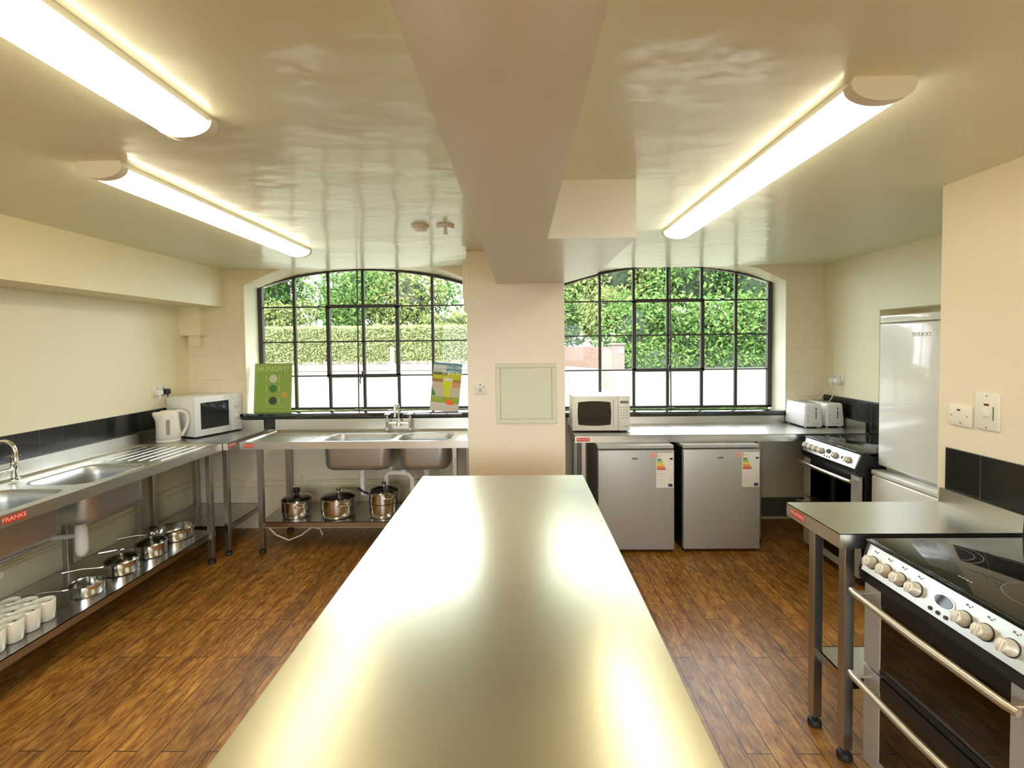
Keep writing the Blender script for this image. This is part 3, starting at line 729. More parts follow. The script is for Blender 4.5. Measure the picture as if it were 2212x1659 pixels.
# kettle
t = thing('electric_kettle', 'white plastic jug kettle in front of the left microwave', 'kettle', (-2.79, 3.60, .9), math.radians(36))
m = MB(); m.lathe([(.080, 0), (.083, .004), (.083, .018), (.078, .022)], 0, 0, 32); m.build('power_base', 'cream_plastic', t)
m = MB(); L = []
for z, r in ((.024, .080), (.03, .084), (.10, .080), (.17, .075), (.215, .072), (.228, .068), (.236, .055)):
    lp = []
    for i in range(40):
        a = 2 * PI * i / 40; q = r
        sp = max(0, math.cos(a - PI)) ** 14 * max(0, (z - .15) / .07) * .030
        q += sp; lp.append((q * math.cos(a), q * math.sin(a) * .94, z))
    L.append(lp)
m.loft(L); kb = m.build('jug', 'cream_plastic', t, smooth=50)
m = MB(); m.lathe([(.056, .234), (.05, .243), (.02, .247)], 0, 0, 24); m.build('lid', 'cream_plastic', t)
m = MB(); m.tube([(.05, 0, .232), (.085, 0, .236), (.118, 0, .215), (.130, 0, .165), (.122, 0, .11), (.098, 0, .06), (.082, 0, .035)], [.014, .013, .013, .0125, .0125, .014, .015], 14); m.build('handle', 'cream_plastic', t)
m = MB(); m.prism([(-.011, .06), (.009, .06), (.011, .07), (.011, .17), (.009, .18), (-.011, .18), (-.013, .17), (-.013, .07)], 'y', -.0795, -.07); m.build('water_gauge', flat('gauge grey', (.28, .26, .22), .25), kb)

# toasters
def toaster(label, loc, rz=0.):
    t = thing('toaster', label, 'toaster', loc, rz, 'white toasters on the right table')
    w, d, h = .158, .30, .205
    m = MB(); L = []
    for z, ins in ((.012, .002), (.02, 0), (.06, .001), (.19, .010), (.202, .016), (.205, .024)):
        L.append(rr(ins, w - ins, ins * .6, d - ins * .6, .02, z, 5))
    m.loft(L); b = m.build('casing', 'white', t, smooth=50)
    m = MB()
    for sx in (.045, .100): m.box(sx, .04, .203, sx + .022, d - .04, .2062)
    m.build('bread_slot', 'blackenamel', b)
    m = MB()
    for fx in (.025, w - .025):
        for fy in (.03, d - .03): m.lathe([(.009, 0), (.009, .014)], fx, fy, 10)
    m.build('foot', 'white', t)
    m = MB(); m.box(.094, -.0006, .075, .099, .012, .170, mtx=None); m.build('lever_slot', 'black', b)
    m = MB(); m.box(.083, -.014, .140, .118, .008, .150, .003, 2); m.build('lever', 'white', t)
    m = MB()
    for k in range(3): m.box(.020, -.0012, .052 + k * .024, .038, .006, .060 + k * .024, .001, 1)
    m.build('button', 'lightgrey', t)
    m = MB(); m.box(.080, -.0005, .033, .115, .006, .036); m.build('logo', 'grey', b)
    return t
toaster('white long slot toaster, the left one of the two', (2.398, 3.935, .9), 0)
toaster('white long slot toaster, the right one of the two, nearest the wall', (2.588, 3.950, .9), 0)

# ================================================================ PANS, POTS, CUPS
def saucepan(label, c, r, h, z, ang, hl=.17, lid=False, group='saucepans on the left shelf', lidglass=True):
    t = thing('saucepan', label, 'pan', (c[0], c[1], z), 0, group)
    m = MB(); m.lathe([(r * .90, 0), (r * .97, .004), (r, .014), (r, h - .004), (r + .004, h), (r + .002, h + .001), (r - .002, h - .003), (r - .002, .014), (r * .95, .007)], 0, 0, 48, True, True)
    m.build('pan_body', 'pan', t)
    dx, dy = math.cos(ang), math.sin(ang)
    m = MB(); m.tube([(dx * (r - .002), dy * (r - .002), h * .72), (dx * (r + .02), dy * (r + .02), h * .74), (dx * (r + hl * .5), dy * (r + hl * .5), h * .72 + .018), (dx * (r + hl), dy * (r + hl), h * .72 + .022)], [.008, .006, .0065, .007], 10)
    m.build('handle', 'pan', t)
    if lid: add_lid(t, r, h)
    return t
def add_lid(t, r, h, knob='pan', dome=.028):
    m = MB(); n = 6; L = [(r + .003, h + .001), (r + .003, h + .004)]
    for i in range(1, n + 1): a = i / n * PI / 2 * .93; L.append(((r) * math.cos(a), h + .004 + dome * math.sin(a)))
    m.lathe(L, 0, 0, 40, False, True); l = m.build('lid', 'lidglass', t, smooth=60)
    m = MB(); m.lathe([(r + .004, h - .001), (r + .006, h + .003), (r + .003, h + .006), (r - .001, h + .004)], 0, 0, 40, False, False); m.build('lid_rim', 'pan', l)
    zk = h + dome
    m = MB(); m.lathe([(.010, zk), (.009, zk + .015), (.016, zk + .022), (.019, zk + .034), (.014, zk + .040)] if knob == 'pan' else [(.016, zk), (.013, zk + .012), (.022, zk + .02), (.026, zk + .05), (.02, zk + .058)], 0, 0, 20); m.build('lid_knob', knob, l)
A = math.radians
ZS = .236
saucepan('small open steel saucepan nearest the white cups', (-2.500, 2.572), .078, .064, ZS, A(222), .19)
saucepan('lidded steel saucepan between the small open pan and the next lidded one', (-2.520, 2.825), .088, .078, ZS, A(222), .18, True)
saucepan('lidded steel saucepan beside the wide shallow pan', (-2.520, 3.062), .088, .085, ZS, A(218), .18, True)
saucepan('wide shallow steel pan without a lid at the far end of the left shelf', (-2.575, 3.350), .125, .075, ZS, A(222), .20)

def stockpot(label, c, r, h, z, knob='pan', steamer=0, longh=False):
    t = thing('stock_pot', label, 'pot', (c[0], c[1], z), 0, 'steel pots on the shelf under the window sink')
    m = MB(); m.lathe([(r * .86, 0), (r * .93, .006), (r * .97, .02), (r, .05), (r, h - .004), (r + .004, h), (r - .002, h - .002), (r - .002, .05), (r * .9, .01)], 0, 0, 48); m.build('pot_body', 'pan', t)
    hh = h
    if steamer:
        m = MB(); m.lathe([(r - .004, h - .002), (r + .002, h + .004), (r + .002, h + steamer - .004), (r + .005, h + steamer), (r - .001, h + steamer - .002), (r - .001, h + .006)], 0, 0, 48); m.build('steamer_basket', 'pan', t); hh = h + steamer
    add_lid(t, r, hh, knob, .035)
    for sgn in (-1, 1):
        m = MB(); a0 = A(-55) if sgn > 0 else A(125)
        pts = [(math.cos(a0 + da) * (r + o), math.sin(a0 + da) * (r + o), hh - .035 + dz) for da, o, dz in ((-.32, 0, 0), (-.30, .02, .004), (-.15, .034, .006), (0, .038, .006), (.15, .034, .006), (.30, .02, .004), (.32, 0, 0))]
        m.tube(pts, .005, 8); m.build('side_handle', 'pan', t)
    if longh:
        m = MB(); m.tube([(-r * .8, .05, hh - .06), (-r - .04, .03, hh - .03), (-r - .10, .0, hh + .02)], [.008, .010, .011], 10); m.build('long_handle', 'black', t)
    return t
stockpot('glass lidded pot with a chunky black knob, left of the window sink shelf', (-1.850, 3.745), .118, .135, .25, 'black')
stockpot('widest glass lidded steel pot in the middle of the window sink shelf', (-1.507, 3.750), .138, .15, .25)
stockpot('tall two tier steel steamer pot near the island edge', (-1.128, 3.745), .118, .115, .25, steamer=.085, longh=True)
saucepan('dark handled pan partly hidden behind the island edge', (-.72, 3.80), .11, .11, .25, A(197), .20, group='steel pots on the shelf under the window sink')
kids_ = [o for o in bpy.data.objects if o.type == 'MESH' and o.parent and o.parent.get('label', '').startswith('dark handled')]
for o in kids_:
    if o.name.startswith('handle'): o.data.materials[0] = M['black']

# cups
proto = thing('cup', 'cup', 'cup', (0, 0, 0), 0, 'white cups on the left shelf')
m = MB(); m.lathe([(.030, 0), (.035, .002), (.0385, .008), (.0405, .05), (.0415, .104), (.0405, .1055), (.0385, .104), (.037, .05), (.034, .01)], 0, 0, 36); m.build('cup_body', 'mug', proto)
m = MB(); m.box(-.006, -.0372, .078, .006, -.0362, .084); m.build('rim_mark', 'grey', proto)
spots = [(-2.472, 2.312, 'white cup closest to the small open saucepan, front row'), (-2.462, 2.226, 'second white cup from the saucepans, front row'), (-2.452, 2.140, 'third white cup from the saucepans, front row'), (-2.445, 2.052, 'fourth white cup from the saucepans, front row, cut by the left edge'),
         (-2.560, 2.308, 'white cup in the middle row nearest the saucepans'), (-2.549, 2.221, 'second white cup of the middle row'), (-2.540, 2.134, 'third white cup of the middle row'), (-2.648, 2.304, 'white cup in the back row nearest the saucepans'), (-2.637, 2.217, 'second white cup of the back row')]
for i, (x, y, lb) in enumerate(spots):
    c = proto if i == 0 else copy_tree(proto)
    c.location = (x, y, ZS); c.rotation_euler = (0, 0, A(195 + 11 * (i % 3))); c['label'] = lb

# ================================================================ WALL FITTINGS
def plate(name, label, loc, rz, w, h, cat='switch'):
    t = thing(name, label, cat, loc, rz)
    m = MB(); m.box(-w / 2, -.009, -h / 2, w / 2, 0, h / 2, .003, 2); m.build('faceplate', 'cream_plastic', t); return t
def disc(m, x, z, r, y=-.010): m.lathe([(r, 0), (r, .0015)], 0, 0, 12, mtx=Matrix.Translation((x, y + .0012, z)) @ Matrix.Rotation(PI / 2, 4, 'X'))
t = plate('fused_switch', 'small square white fused switch on the pillar', (-.297, 3.42, 1.310), 0, .086, .088)
m = MB(); m.mat('grey'); disc(m, -.030, 0, .003); disc(m, .030, -.002, .003); m.box(-.006, -.0105, .024, .006, -.009, .034); m.mat('lightgrey'); m.box(-.012, -.011, -.026, .012, -.009, .008); m.box(.016, -.0115, .006, .030, -.009, .022); m.build('switch_detail', None, t)
# right near pier, faces -X
t = plate('cooker_switch', 'square white switch with a red light, left of the tall one', (1.92, 2.040, 1.300), -PI / 2, .104, .088)
m = MB(); m.mat('redneon'); m.box(-.012, -.0105, .022, .002, -.009, .029); m.mat('grey'); disc(m, -.040, 0, .0028); disc(m, .034, .001, .0028); disc(m, .004, -.030, .0034); m.build('switch_detail', None, t)
t = plate('cooker_isolator', 'tall white cooker isolator switch on the near pier', (1.92, 1.925, 1.335), -PI / 2, .098, .152)
m = MB(); m.mat('redneon'); m.box(-.010, -.0105, .024, .010, -.009, .032); m.mat('grey'); disc(m, 0, .064, .003); disc(m, 0, -.066, .003); m.mat(flat('faded green', (.13, .22, .09))); m.box(.026, -.0105, -.034, .030, -.009, .022); m.build('indicator', None, t)
m = MB(); m.box(-.014, -.014, -.022, .014, -.009, .006, .002, 2); m.build('rocker', 'white', t)
# double sockets with plugs
def dsocket(label, loc, rz):
    t = plate('double_socket', label, loc, rz, .146, .086, 'socket')
    m = MB(); m.mat('lightgrey')
    for sx in (-.036, .036):
        m.box(sx - .010, -.0125, .016, sx + .010, -.009, .030, .001, 1)
    m.build('rocker', None, t); return t
def plug(label, loc, rz, mat, path, cm):
    t = thing('power_plug', label, 'plug', loc, rz)
    m = MB(); m.box(-.023, -.045, -.024, .023, -.0, .022, .010, 3); m.cyl((0, -.03, -.02), (0, -.03, -.045), .006, 10); m.build('plug_body', mat, t)
    m = MB(); m.tube([(0, -.03, -.04)] + path, .0035, 8); m.build('cord', cm, t)
    return t
dsocket('white double socket above the kettle', (XL, 3.745, 1.288), PI / 2)
plug('white plug on the socket above the kettle', (XL + .010, 3.705, 1.278), PI / 2, 'white', [(.02, -.035, -.09), (.07, -.045, -.16), (.10, -.035, -.26), (.10, -.03, -.36)], 'cable_w')
plug('black plug on the socket above the kettle', (XL + .010, 3.785, 1.278), PI / 2, 'black', [(.0, -.032, -.08), (.03, -.03, -.16), (.045, -.03, -.30)], 'cable_g')
dsocket('white double socket on the right wall above the toasters', (XR, 4.085, 1.298), -PI / 2)
plug('white plug on the toaster socket, the nearer one', (XR - .010, 4.055, 1.288), -PI / 2, 'white', [(.0, -.035, -.08), (-.02, -.06, -.16), (-.035, -.10, -.22)], 'cable_w')
plug('white plug on the toaster socket, the farther one', (XR - .010, 4.120, 1.288), -PI / 2, 'white', [(-.01, -.04, -.08), (-.05, -.10, -.16), (-.08, -.16, -.22)], 'cable_w')
# access panel on pillar
t = thing('access_panel', 'square pale green access panel on the pillar', 'panel', (.042, 3.42, 1.272), 0)
m = MB(); o_ = .224; i_ = .190
for a in ((-o_, -o_, o_, -i_), (-o_, i_, o_, o_), (-o_, -i_, -i_, i_), (i_, -i_, o_, i_)): m.box(a[0], -.012, a[1], a[2], 0, a[3], .002, 1)
m.build('frame', 'panelp', t); m = MB(); m.box(-i_ + .002, -.009, -i_ + .002, i_ - .002, 0, i_ - .002, .001, 1); m.build('door', 'panelp', t)
# detectors
t = thing('smoke_detector', 'flat round detector on the ceiling, left of the two', 'detector', (-.572, 2.70, CZ), 0)
m = MB(); m.lathe([(.052, 0), (.052, -.012), (.040, -.016), (.036, -.030), (.02, -.034)], 0, 0, 32); m.build('housing', 'white', t)
t = thing('heat_detector', 'round ceiling detector with a stubby stem, right of the two', 'detector', (-.425, 2.70, CZ), 0)
m = MB(); m.lathe([(.052, 0), (.052, -.010), (.045, -.016), (.018, -.018)], 0, 0, 32); m.build('housing', 'white', t)
m = MB(); m.lathe([(.010, -.017), (.010, -.042), (.016, -.044), (.016, -.050)], 0, 0, 16); m.build('sensor', 'cream_plastic', t)

# ceiling lights ------------------------------------------------------
def light(label, x, y0, y1, hw=.085):
    t = thing('batten_light', label, 'ceiling light', (x, (y0 + y1) / 2, CZ), 0, 'fluorescent ceiling lights')
    h = (y1 - y0) / 2
    def prof(w, d, n=10): return [(w * .92, 0), (w, -.018)] + [(w * math.cos(PI * i / n) * .985, -.022 - d * math.sin(PI * i / n)) for i in range(0, n + 1)] + [(-w, -.018), (-w * .92, 0)]
    m = MB(); m.box(-hw * .97, -h + .02, -.022, hw * .97, h - .02, 0, .002, 1); m.build('base_tray', 'fitting', t)
    m = MB(); m.prism([(hw * .985 * math.cos(PI * i / 12), -.022 - .038 * math.sin(PI * i / 12)) for i in range(13)], 'y', -h + .03, h - .03); m.build('diffuser', 'tube', t, smooth=50)
    for s_ in (-1, 1):
        m = MB(); a, b = (h - .032, h) if s_ > 0 else (-h, -h + .032)
        m.prism(prof(hw * 1.02, .041), 'y', a, b); m.build('end_cap', 'fitting', t)
    return t
light('near left fluorescent ceiling light cut by the top left corner', -1.0, -.18, 1.42)
light('far left fluorescent ceiling light', -1.545, 1.700, 3.265)
light('right fluorescent ceiling light', .965, 1.255, 2.880)
light('unseen fluorescent fill light added behind the camera on the right', 1.0, -1.9, -.35)  # unseen fitting, added for fill

# posters -------------------------------------------------------------
def poster_a():
    t = thing('hungry_poster', 'green card sign headed HUNGRY standing on the left sill', 'sign', (-2.247, 4.135, 1.0455), A(0))
    w, h = .340, .445
    m = MB(); m.mat(flat('sign green', (.26, .40, .07))); m.box(-w / 2, 0, 0, w / 2, .004, h)
    m.mat(flat('sign border', (.45, .58, .2)))
    for a in ((-w / 2 + .010, .012, w / 2 - .010, .015), (-w / 2 + .010, h - .015, w / 2 - .010, h - .012), (-w / 2 + .010, .012, -w / 2 + .013, h - .012), (w / 2 - .013, .012, w / 2 - .010, h - .012)): m.box(a[0], -.0006, a[1], a[2], 0, a[3])
    c = m.build('card', None, t, smooth=0)
    lt = flat('sign pale lettering', (.62, .72, .40))
    text('headline', 'HUNGRY?', .062, lt, c, (0, -.001, h - .052), (PI / 2, 0, 0), sx=1.03)
    for k, (z, mt, tx) in enumerate(((.305, flat('sign cream disc', (.62, .62, .48)), ''), (.215, flat('sign deep green', (.05, .22, .04)), 'OPEN'), (.105, flat('sign dark disc', (.05, .06, .045)), '12:30'))):
        m = MB(); m.lathe([(.036, 0), (.036, .0008)], 0, 0, 28, mtx=Matrix.Translation((0.002, -.0004, z)) @ Matrix.Rotation(PI / 2, 4, 'X')); m.build('plate_print', mt, c)
        for dx in (-.062, .055):
            m = MB(); m.box(dx, -.0008, z - .033, dx + .003, 0, z + .033); m.box(dx - .004, -.0008, z + .006, dx + .007, 0, z + .010); m.build('cutlery_print', lt, c)
    m = MB(); m.box(-.07, -.0008, .048, .11, 0, .051); m.build('footer_print', lt, c)
    m = MB(); m.box(.082, -.0008, .135, .128, 0, .180); m.build('stamp_print', flat('sign orange', (.62, .36, .08)), c)
    t.rotation_euler = (A(-6), 0, A(1))
poster_a()
def poster_b():
    t = thing('empty_poster', 'colourful card sign about RUNNING ON EMPTY standing on the left sill by the pillar', 'sign', (-.685, 4.10, 1.0455), 0)
    w, h = .262, .435
    m = MB(); m.mat('paper'); m.box(-w / 2, 0, 0, w / 2, .004, h)
    y = -.0006
    def bx(nm, c, x0, z0, x1, z1, k=1): m.mat(flat(nm, c)); m.box(-w / 2 + x0 * w, y * k, z0 * h, -w / 2 + x1 * w, 0, z1 * h)
    bx('print sky', (.10, .28, .36), 0, .80, 1, .995); bx('print haze', (.50, .54, .48), 0, .80, .45, .95, 1.1)
    bx('print meadow', (.52, .50, .02), 0, .64, 1, .80); bx('print hedge', (.10, .16, .02), .02, .745, .5, .80, 1.2)
    bx('print table', (.45, .20, .06), .0, .60, 1, .66); bx('print check', (.52, .48, .36), 0, .30, 1, .61); bx('print salmon', (.65, .28, .16), .72, .50, 1, .60, 1.2)
    bx('print lime', (.28, .38, .02), 0, .175, 1, .30); bx('print foot', (.62, .56, .47), 0, 0, 1, .175)
    c = m.build('card', None, t, smooth=0)
    m = MB(); P = []
    for r_, z in ((.030, .295), (.022, .22), (.012, .165), (.018, .115)): P.append((r_, z))
    P = [(.052 - .02, .135), (.030, .150), (.024, .175), (.040, .215), (.046, .285)]
    poly = [(p[0], p[1]) for p in P] + [(-p[0], p[1]) for p in P[::-1]]
    cx = .012; m.mat(flat('print yellow cup', (.62, .60, .01))); m.prism([(x + cx, z) for x, z in poly], 'y', -.0014, 0); m.build('egg_cup_print', None, c, smooth=0)
    m = MB(); m.mat(flat('print cup rim', (.72, .66, .66))); m.lathe([(.046, 0), (.046, .0016)], 0, 0, 24, mtx=Matrix.Translation((cx, 0, .287)) @ Matrix.Rotation(PI / 2, 4, 'X') @ Matrix.Diagonal((1, .32, 1, 1))); m.build('cup_rim_print', None, c)
    m = MB(); m.mat(flat('print green cup', (.03, .22, .03))); m.prism([(-w / 2, .135), (-w / 2 + .045, .14), (-w / 2 + .02, .18), (-w / 2, .23)], 'y', -.0012, 0); m.build('green_cup_print', None, c, smooth=0)
    m = MB(); m.mat(flat('print orange', (.85, .14, .005))); m.prism([(.018, .065), (.075, .060), (.085, .075), (.06, .110), (.03, .108), (.0, .098)], 'y', -.0014, 0); m.build('orange_print', None, c, smooth=0)
    wt = flat('print white', (.85, .85, .80))
    text('headline', 'RUNNING ON', .040, wt, c, (.002, -.001, h - .040), (PI / 2, 0, 0))
    text('headline', 'EMPTY?', .048, wt, c, (.035, -.001, h - .088), (PI / 2, 0, 0), sx=1.0)
    m = MB()
    for k in range(4): m.box(-w / 2 + .01, -.001, .122 - k * .014 - (.02 if k > 1 else 0), -w / 2 + .10, 0, .1235 - k * .014 - (.02 if k > 1 else 0))
    m.build('small_print', wt, c)
    t.rotation_euler = (A(-7), A(4.5), A(-6))
poster_b()

# ================================================================ OUTSIDE
GZ = .45
m = MB(); m.box(-60, 4.55, GZ - .3, 60, 120, GZ); m.box(-60, -40, -.4, 60, Y0 - .12, -.05); struct(m.build('floor_outside', pbr('bleached ground', (.115, .112, .082), .9, var=(.5, .08)), smooth=0), 'pale sunlit ground outside the windows')
m = MB(); 
LEAF = dict(hedge=leaf_mat('hedge leaves', (.16, .19, .075), (.30, .32, .155)), dark=leaf_mat('dark leaves', (.022, .052, .014), (.085, .155, .04)), mid=leaf_mat('green leaves', (.045, .10, .028), (.15, .235, .07)), light=leaf_mat('light leaves', (.10, .14, .045), (.23, .26, .10)))
M['core'] = pbr('foliage shade', (.010, .020, .006), .9); M['core_h'] = pbr('hedge shade', (.07, .085, .03), .9)  # solid cores in darker green: shade deep between the leaves, as colour
M['bark'] = pbr('pale bark', (.62, .60, .52), .8); M['barkd'] = pbr('bark', (.16, .12, .08), .8)
def leaf(m, p, s):
    a = Vector((random.gauss(0, 1), random.gauss(0, 1), random.gauss(0, 1))).normalized(); b = a.orthogonal().normalized(); b = (Matrix.Rotation(random.random() * 6.28, 3, a) @ b)
    c = a.cross(b); p = Vector(p)
    m._f([m.bm.verts.new(q) for q in (p - b * s, p + c * s * .45 + a * s * .1, p + b * s, p - c * s * .45 + a * s * .1)])
def crown(m, c, rx, ry, rz, n, s, lump=7):
    lumps = [(Vector((random.uniform(-1, 1), random.uniform(-1, .6), random.uniform(-1, 1))).normalized() * random.uniform(.45, .85), random.uniform(.28, .5)) for _ in range(lump * 3)]
    for _ in range(n):
        l, r = random.choice(lumps)
        d = Vector((random.gauss(0, 1), random.gauss(0, 1), random.gauss(0, 1))).normalized() * r * random.uniform(.75, 1.05)
        q = l + d; leaf(m, (c[0] + q.x * rx, c[1] + q.y * ry, c[2] + q.z * rz), s * random.uniform(.6, 1.3))
def shrub(label, c, rx, ry, rz, n, s, mt, name='shrub', cat='shrub', core=True, trunk=None, group='trees and shrubs outside'):
    t = thing(name, label, cat, (c[0], c[1], GZ), 0, group)
    o = (c[0], c[1], GZ)
    m = MB(); crown(m, c, rx, ry, rz, n, s); m.build('foliage', LEAF[mt], t, world=o, smooth=0, recalc=False)
    if core:
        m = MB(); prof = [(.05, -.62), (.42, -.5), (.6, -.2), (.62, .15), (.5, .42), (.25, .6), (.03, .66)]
        m.lathe([(r, z) for r, z in prof], 0, 0, 14, mtx=Matrix.Translation(c) @ Matrix.Diagonal((rx * .8, ry * .7, rz * .8, 1))); m.build('shade_core', 'core', t, world=o)
    if trunk:
        m = MB(); m.tube([(c[0] + trunk[2], c[1] - .2, GZ), (c[0] + trunk[2] * .8, c[1] - .2, c[2] * .6), (c[0] + .1, c[1], c[2] + rz * .2)], [trunk[0], trunk[0] * .8, trunk[0] * .4], 8); m.build('trunk', trunk[1], t, world=o)
    return t
# left view: hedge on a low stone wall
HY = 22.
m = MB(); m.box(-17, HY, GZ, 1.5, HY + .5, .95, .03, 1)
tag(m.build('garden_wall', brick_mat('rubble wall', (.22, .19, .165), (.30, .27, .24), (.12, .1, .08), .35, .16, ('X', 'Z'), msize=.02, rough=.9, bumpk=.5), smooth=0), 'low pale stone wall beneath the clipped hedge', 'wall')
t = thing('clipped_hedge', 'long clipped hedge on the low stone wall outside', 'hedge', (-8, HY + .3, .95))
m = MB(); m.box(-17, HY + .02, .93, 1.5, HY + 1.2, 2.56, .1, 2); m.build('shade_core', 'core_h', t, world=(-8, HY + .3, .95))
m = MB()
for _ in range(13000):
    if random.random() < .8: p = (random.uniform(-17, 1.5), HY - random.uniform(-.02, .12), random.uniform(.86, 2.62))
    else: p = (random.uniform(-17, 1.5), HY + random.uniform(0, 1.2), 2.56 + random.uniform(0, .08))
    leaf(m, p, random.uniform(.05, .10))
m.build('foliage', LEAF['hedge'], t, world=(-8, HY + .3, .95), smooth=0, recalc=False)
m = MB(); m.box(-4.50, 15.95, GZ, -4.38, 16.07, 1.60, .02, 1); tag(m.build('wooden_post', pbr('sun bleached wood', (.28, .25, .18), .8)), 'pale post in front of the hedge outside', 'post')
shrub('dark leafy tree behind the hedge at the left end', (-14.6, 27, 4.8), 2.3, 2, 2.6, 5200, .15, 'dark', 'tree', 'tree', trunk=(.18, 'barkd', 0))
shrub('bright yellow green shrub behind the hedge at the left end', (-13.0, 25.5, 3.2), 1.9, 1.2, 1.1, 2800, .12, 'light')
shrub('airy tree with a pale trunk behind the hedge', (-11.6, 27, 5.4), 1.9, 1.5, 2.4, 2400, .14, 'mid', 'tree', 'tree', core=False, trunk=(.30, 'bark', -.5))
shrub('green bush behind the middle of the hedge', (-9.0, 26, 4.4), 2.2, 1.5, 2.6, 5200, .13, 'mid')
shrub('light green tree behind the left window middle', (-9.3, 33, 7.6), 2.6, 2, 2.3, 3600, .17, 'light', 'tree', 'tree', core=False)
shrub('yellow green bush behind the hedge, right of the middle', (-6.3, 26, 4.2), 2.4, 1.5, 2.4, 5200, .13, 'light')
shrub('small airy tree near the white house', (-4.2, 27, 4.6), 1.0, 1, 2.2, 900, .13, 'mid', 'tree', 'tree', core=False)
shrub('low bush behind the hedge near the pillar', (-3.9, 25, 2.8), 1.9, 1.2, .8, 1800, .12, 'light')
t = thing('white_house', 'white rendered house behind the hedge', 'house', (-5.5, 40, GZ))
m = MB(); m.box(-6.2, 40, GZ, 1.0, 46, 6.3); m.build('walls', pbr('white render', (.85, .85, .82), .8), t, world=(-5.5, 40, GZ), smooth=0)
m = MB(); m.prism([(-6.7, 6.3), (1.5, 6.3), (1.2, 8.6), (-6.2, 8.6)], 'y', 39.6, 46); m.build('roof', pbr('pale roof', (.62, .62, .60), .8), t, world=(-5.5, 40, GZ), smooth=0)
m = MB(); m.box(-6.0, 39.93, 5.35, -1, 40, 5.5); m.build('gutter', 'grey', t, world=(-5.5, 40, GZ))
# right view: bank of trees, brick wall, gate pier, post
k = 0
rows = [('dark green tree at the far right of the bank', (12.6, 25, 4.9), 3.0, 2.2, 3.4, 5200, .17, 'dark'),
        ('mid green tree left of the dark one on the bank', (9.5, 25.5, 5.0), 3.1, 2.2, 3.2, 5200, .16, 'mid'),
        ('light leaved tree high over the right window middle', (6.3, 27, 5.6), 3.1, 2.2, 3.4, 5600, .17, 'light'),
        ('pale yellow green tree next to the pillar', (3.6, 28, 5.5), 2.4, 2.0, 3.4, 4800, .16, 'light'),
        ('dark tree just visible beside the pillar', (1.2, 30, 6.2), 2.2, 2.0, 3.2, 3600, .17, 'dark'),
        ('rounded bush at the foot of the bank, right', (11.8, 22.9, 2.1), 2.6, 1.3, 2.3, 5200, .13, 'mid'),
        ('rounded bush at the foot of the bank, middle', (8.4, 22.9, 2.0), 2.6, 1.3, 2.3, 5200, .13, 'mid'),
        ('leafy bush behind the gate pier', (5.9, 23.4, 2.1), 2.2, 1.3, 2.3, 4600, .13, 'mid'),
        ('spiky pale shrub over the brick wall', (4.6, 24.6, 3.2), 1.4, 1.2, 1.6, 2200, .12, 'light'),
        ('bush above the brick wall by the pillar', (2.6, 26.5, 2.9), 2.2, 1.3, 2.0, 4200, .13, 'mid'),
        ('tall dark tree filling the top of the right window', (10.2, 29, 8.6), 4.5, 2.4, 2.8, 5200, .19, 'dark'),
        ('tall light tree filling the top left of the right window', (4.6, 32, 9.4), 3.6, 2.4, 2.8, 3600, .19, 'light')]
for lb, c, rx, ry, rz, n, s_, mt in rows: shrub(lb, c, rx, ry, rz, n, s_, mt, 'tree' if 'tree' in lb else 'shrub', 'tree' if 'tree' in lb else 'shrub')
t = thing('ground_cover', 'low leafy ground cover along the foot of the tree bank', 'plants', (9.5, 22.6, GZ)); t['kind'] = 'stuff'
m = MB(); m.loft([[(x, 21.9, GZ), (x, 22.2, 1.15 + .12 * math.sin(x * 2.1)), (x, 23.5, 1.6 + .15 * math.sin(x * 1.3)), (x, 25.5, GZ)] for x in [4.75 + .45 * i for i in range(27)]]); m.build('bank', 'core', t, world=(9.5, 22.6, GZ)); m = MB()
for _ in range(9000):
    x = random.uniform(4.7, 16.5); q = random.random() ** .8
    leaf(m, (x, 21.85 + q * 1.2 + random.uniform(-.1, .1), GZ + .02 + min(1, q * 2.2) * (.75 + .12 * math.sin(x * 2.1)) + q * .5 + random.uniform(-.05, .12)), random.uniform(.06, .12))
fo = m.build('foliage', LEAF['mid'], t, world=(9.5, 22.6, GZ), smooth=0, recalc=False); fo['kind'] = 'stuff'
BRK = brick_mat('old red brick', (.10, .045, .034), (.13, .062, .045), (.13, .11, .09), .225, .075, ('X', 'Z'), msize=.012, rough=.9, bumpk=.3)
m = MB(); m.prism([(1.5, 27.5), (4.3, 21.4), (4.5, 21.5), (1.7, 27.7)], 'z', GZ, 1.50); tag(m.build('brick_wall', BRK, smooth=0), 'low red brick wall running away from the gate pier', 'wall')
t = thing('gate_pier', 'pale brick gate pier with a dark plaque outside', 'pier', (4.35, 21, GZ))
m = MB(); m.box(4.12, 20.7, GZ, 4.66, 21.3, 1.58, .01, 1); m.build('pier_shaft', brick_mat('pale brick', (.09, .065, .055), (.11, .08, .065), (.10, .085, .075), .225, .075, ('X', 'Z'), msize=.012, rough=.9, bumpk=.3), t, world=(4.35, 21, GZ))
m = MB(); m.box(4.08, 20.65, 1.58, 4.70, 21.35, 1.66, .02, 1); m.build('coping', 'barkd', t, world=(4.35, 21, GZ))
m = MB(); m.box(4.36, 20.68, 1.20, 4.60, 20.70, 1.40); m.build('plaque', 'grey', t, world=(4.35, 21, GZ))
t = thing('timber_gate_post', 'thick weathered timber post in front of the gate pier', 'post', (2.28, 12.2, GZ))
m = MB(); m.loft([[(x + 2.28, y + 12.2, z) for x, y in ((-w_, -w_), (w_, -w_), (w_, w_), (-w_, w_))] for w_, z in ((.11, GZ), (.105, 1.40), (.085, 1.46), (.02, 1.50))]); m.build('post_shaft', pbr('weathered post', (.10, .09, .07), .85, var=(6, .3, (1, 1, .15))), t, world=(2.28, 12.2, GZ))

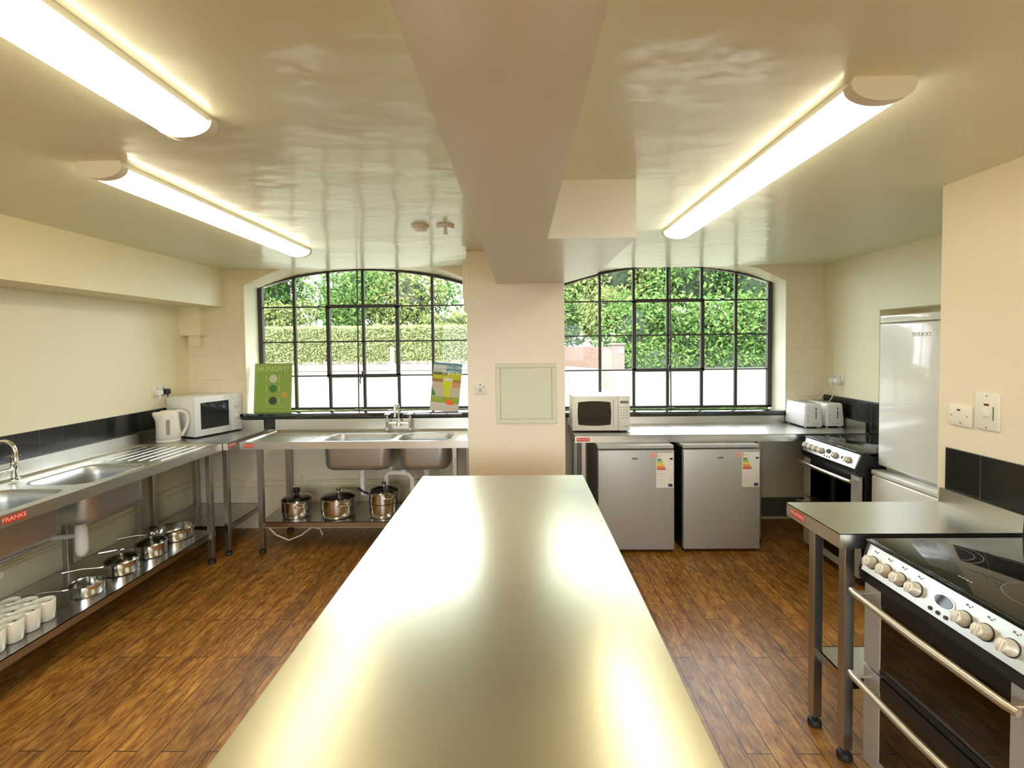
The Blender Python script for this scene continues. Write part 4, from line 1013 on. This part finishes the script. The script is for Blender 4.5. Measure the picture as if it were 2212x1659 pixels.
# ================================================================ LIGHT
w = bpy.data.worlds.new('World'); SC.world = w; w.use_nodes = True
bg = w.node_tree.nodes['Background']; bg.inputs[0].default_value = (.86, .94, 1.0, 1); bg.inputs[1].default_value = 5.6
s = bpy.data.lights.new('sun', 'SUN'); s.energy = 7.5; s.angle = A(2); s.color = (1, .95, .82)
so = bpy.data.objects.new('sun', s); COL.objects.link(so); so.rotation_euler = (A(38), 0, A(-28))
for nm, x, z, y, sx in (('left', -1.45, 1.7, 4.36, 2.0), ('right', 1.41, 1.7, 4.52, 2.0), ('near', -.15, 1.55, Y0 - .06, 3.5)):
    l = bpy.data.lights.new('portal_' + nm, 'AREA'); l.shape = 'RECTANGLE'; l.size = sx; l.size_y = 1.4; l.cycles.is_portal = True
    o = bpy.data.objects.new('portal_' + nm, l); COL.objects.link(o); o.location = (x, y, z); o.rotation_euler = (-PI / 2 if nm != 'near' else PI / 2, 0, 0)

# ================================================================ CAMERA
f, p, y, r = 1000., A(1.83), A(-1.0), A(-.653)
fw = Vector((math.sin(y) * math.cos(p), math.cos(y) * math.cos(p), -math.sin(p)))
rt = Vector((math.cos(y), -math.sin(y), 0)); up = rt.cross(fw)
rt2 = math.cos(r) * rt + math.sin(r) * up; up2 = -math.sin(r) * rt + math.cos(r) * up
cam = bpy.data.cameras.new('camera'); co = bpy.data.objects.new('camera', cam); COL.objects.link(co)
cam.sensor_fit = 'HORIZONTAL'; cam.sensor_width = 36; cam.lens = f / 2212 * 36; cam.shift_y = -52.1 / 2212; cam.clip_start = .02; cam.clip_end = 300
mw = Matrix((rt2, up2, -fw)).transposed().to_4x4(); mw.translation = (0, 0, 1.63); co.matrix_world = mw
SC.camera = co
vs = SC.view_settings; vs.view_transform = 'Standard'; vs.look = 'None'; vs.gamma = 1; vs.use_curve_mapping = False; vs.exposure = 1.2
cy = SC.cycles
try:
    cy.use_denoising = True; cy.max_bounces = 10; cy.diffuse_bounces = 6; cy.glossy_bounces = 5; cy.transparent_max_bounces = 16; cy.sample_clamp_indirect = 8
    cy.caustics_reflective = False; cy.caustics_refractive = False
except Exception: pass
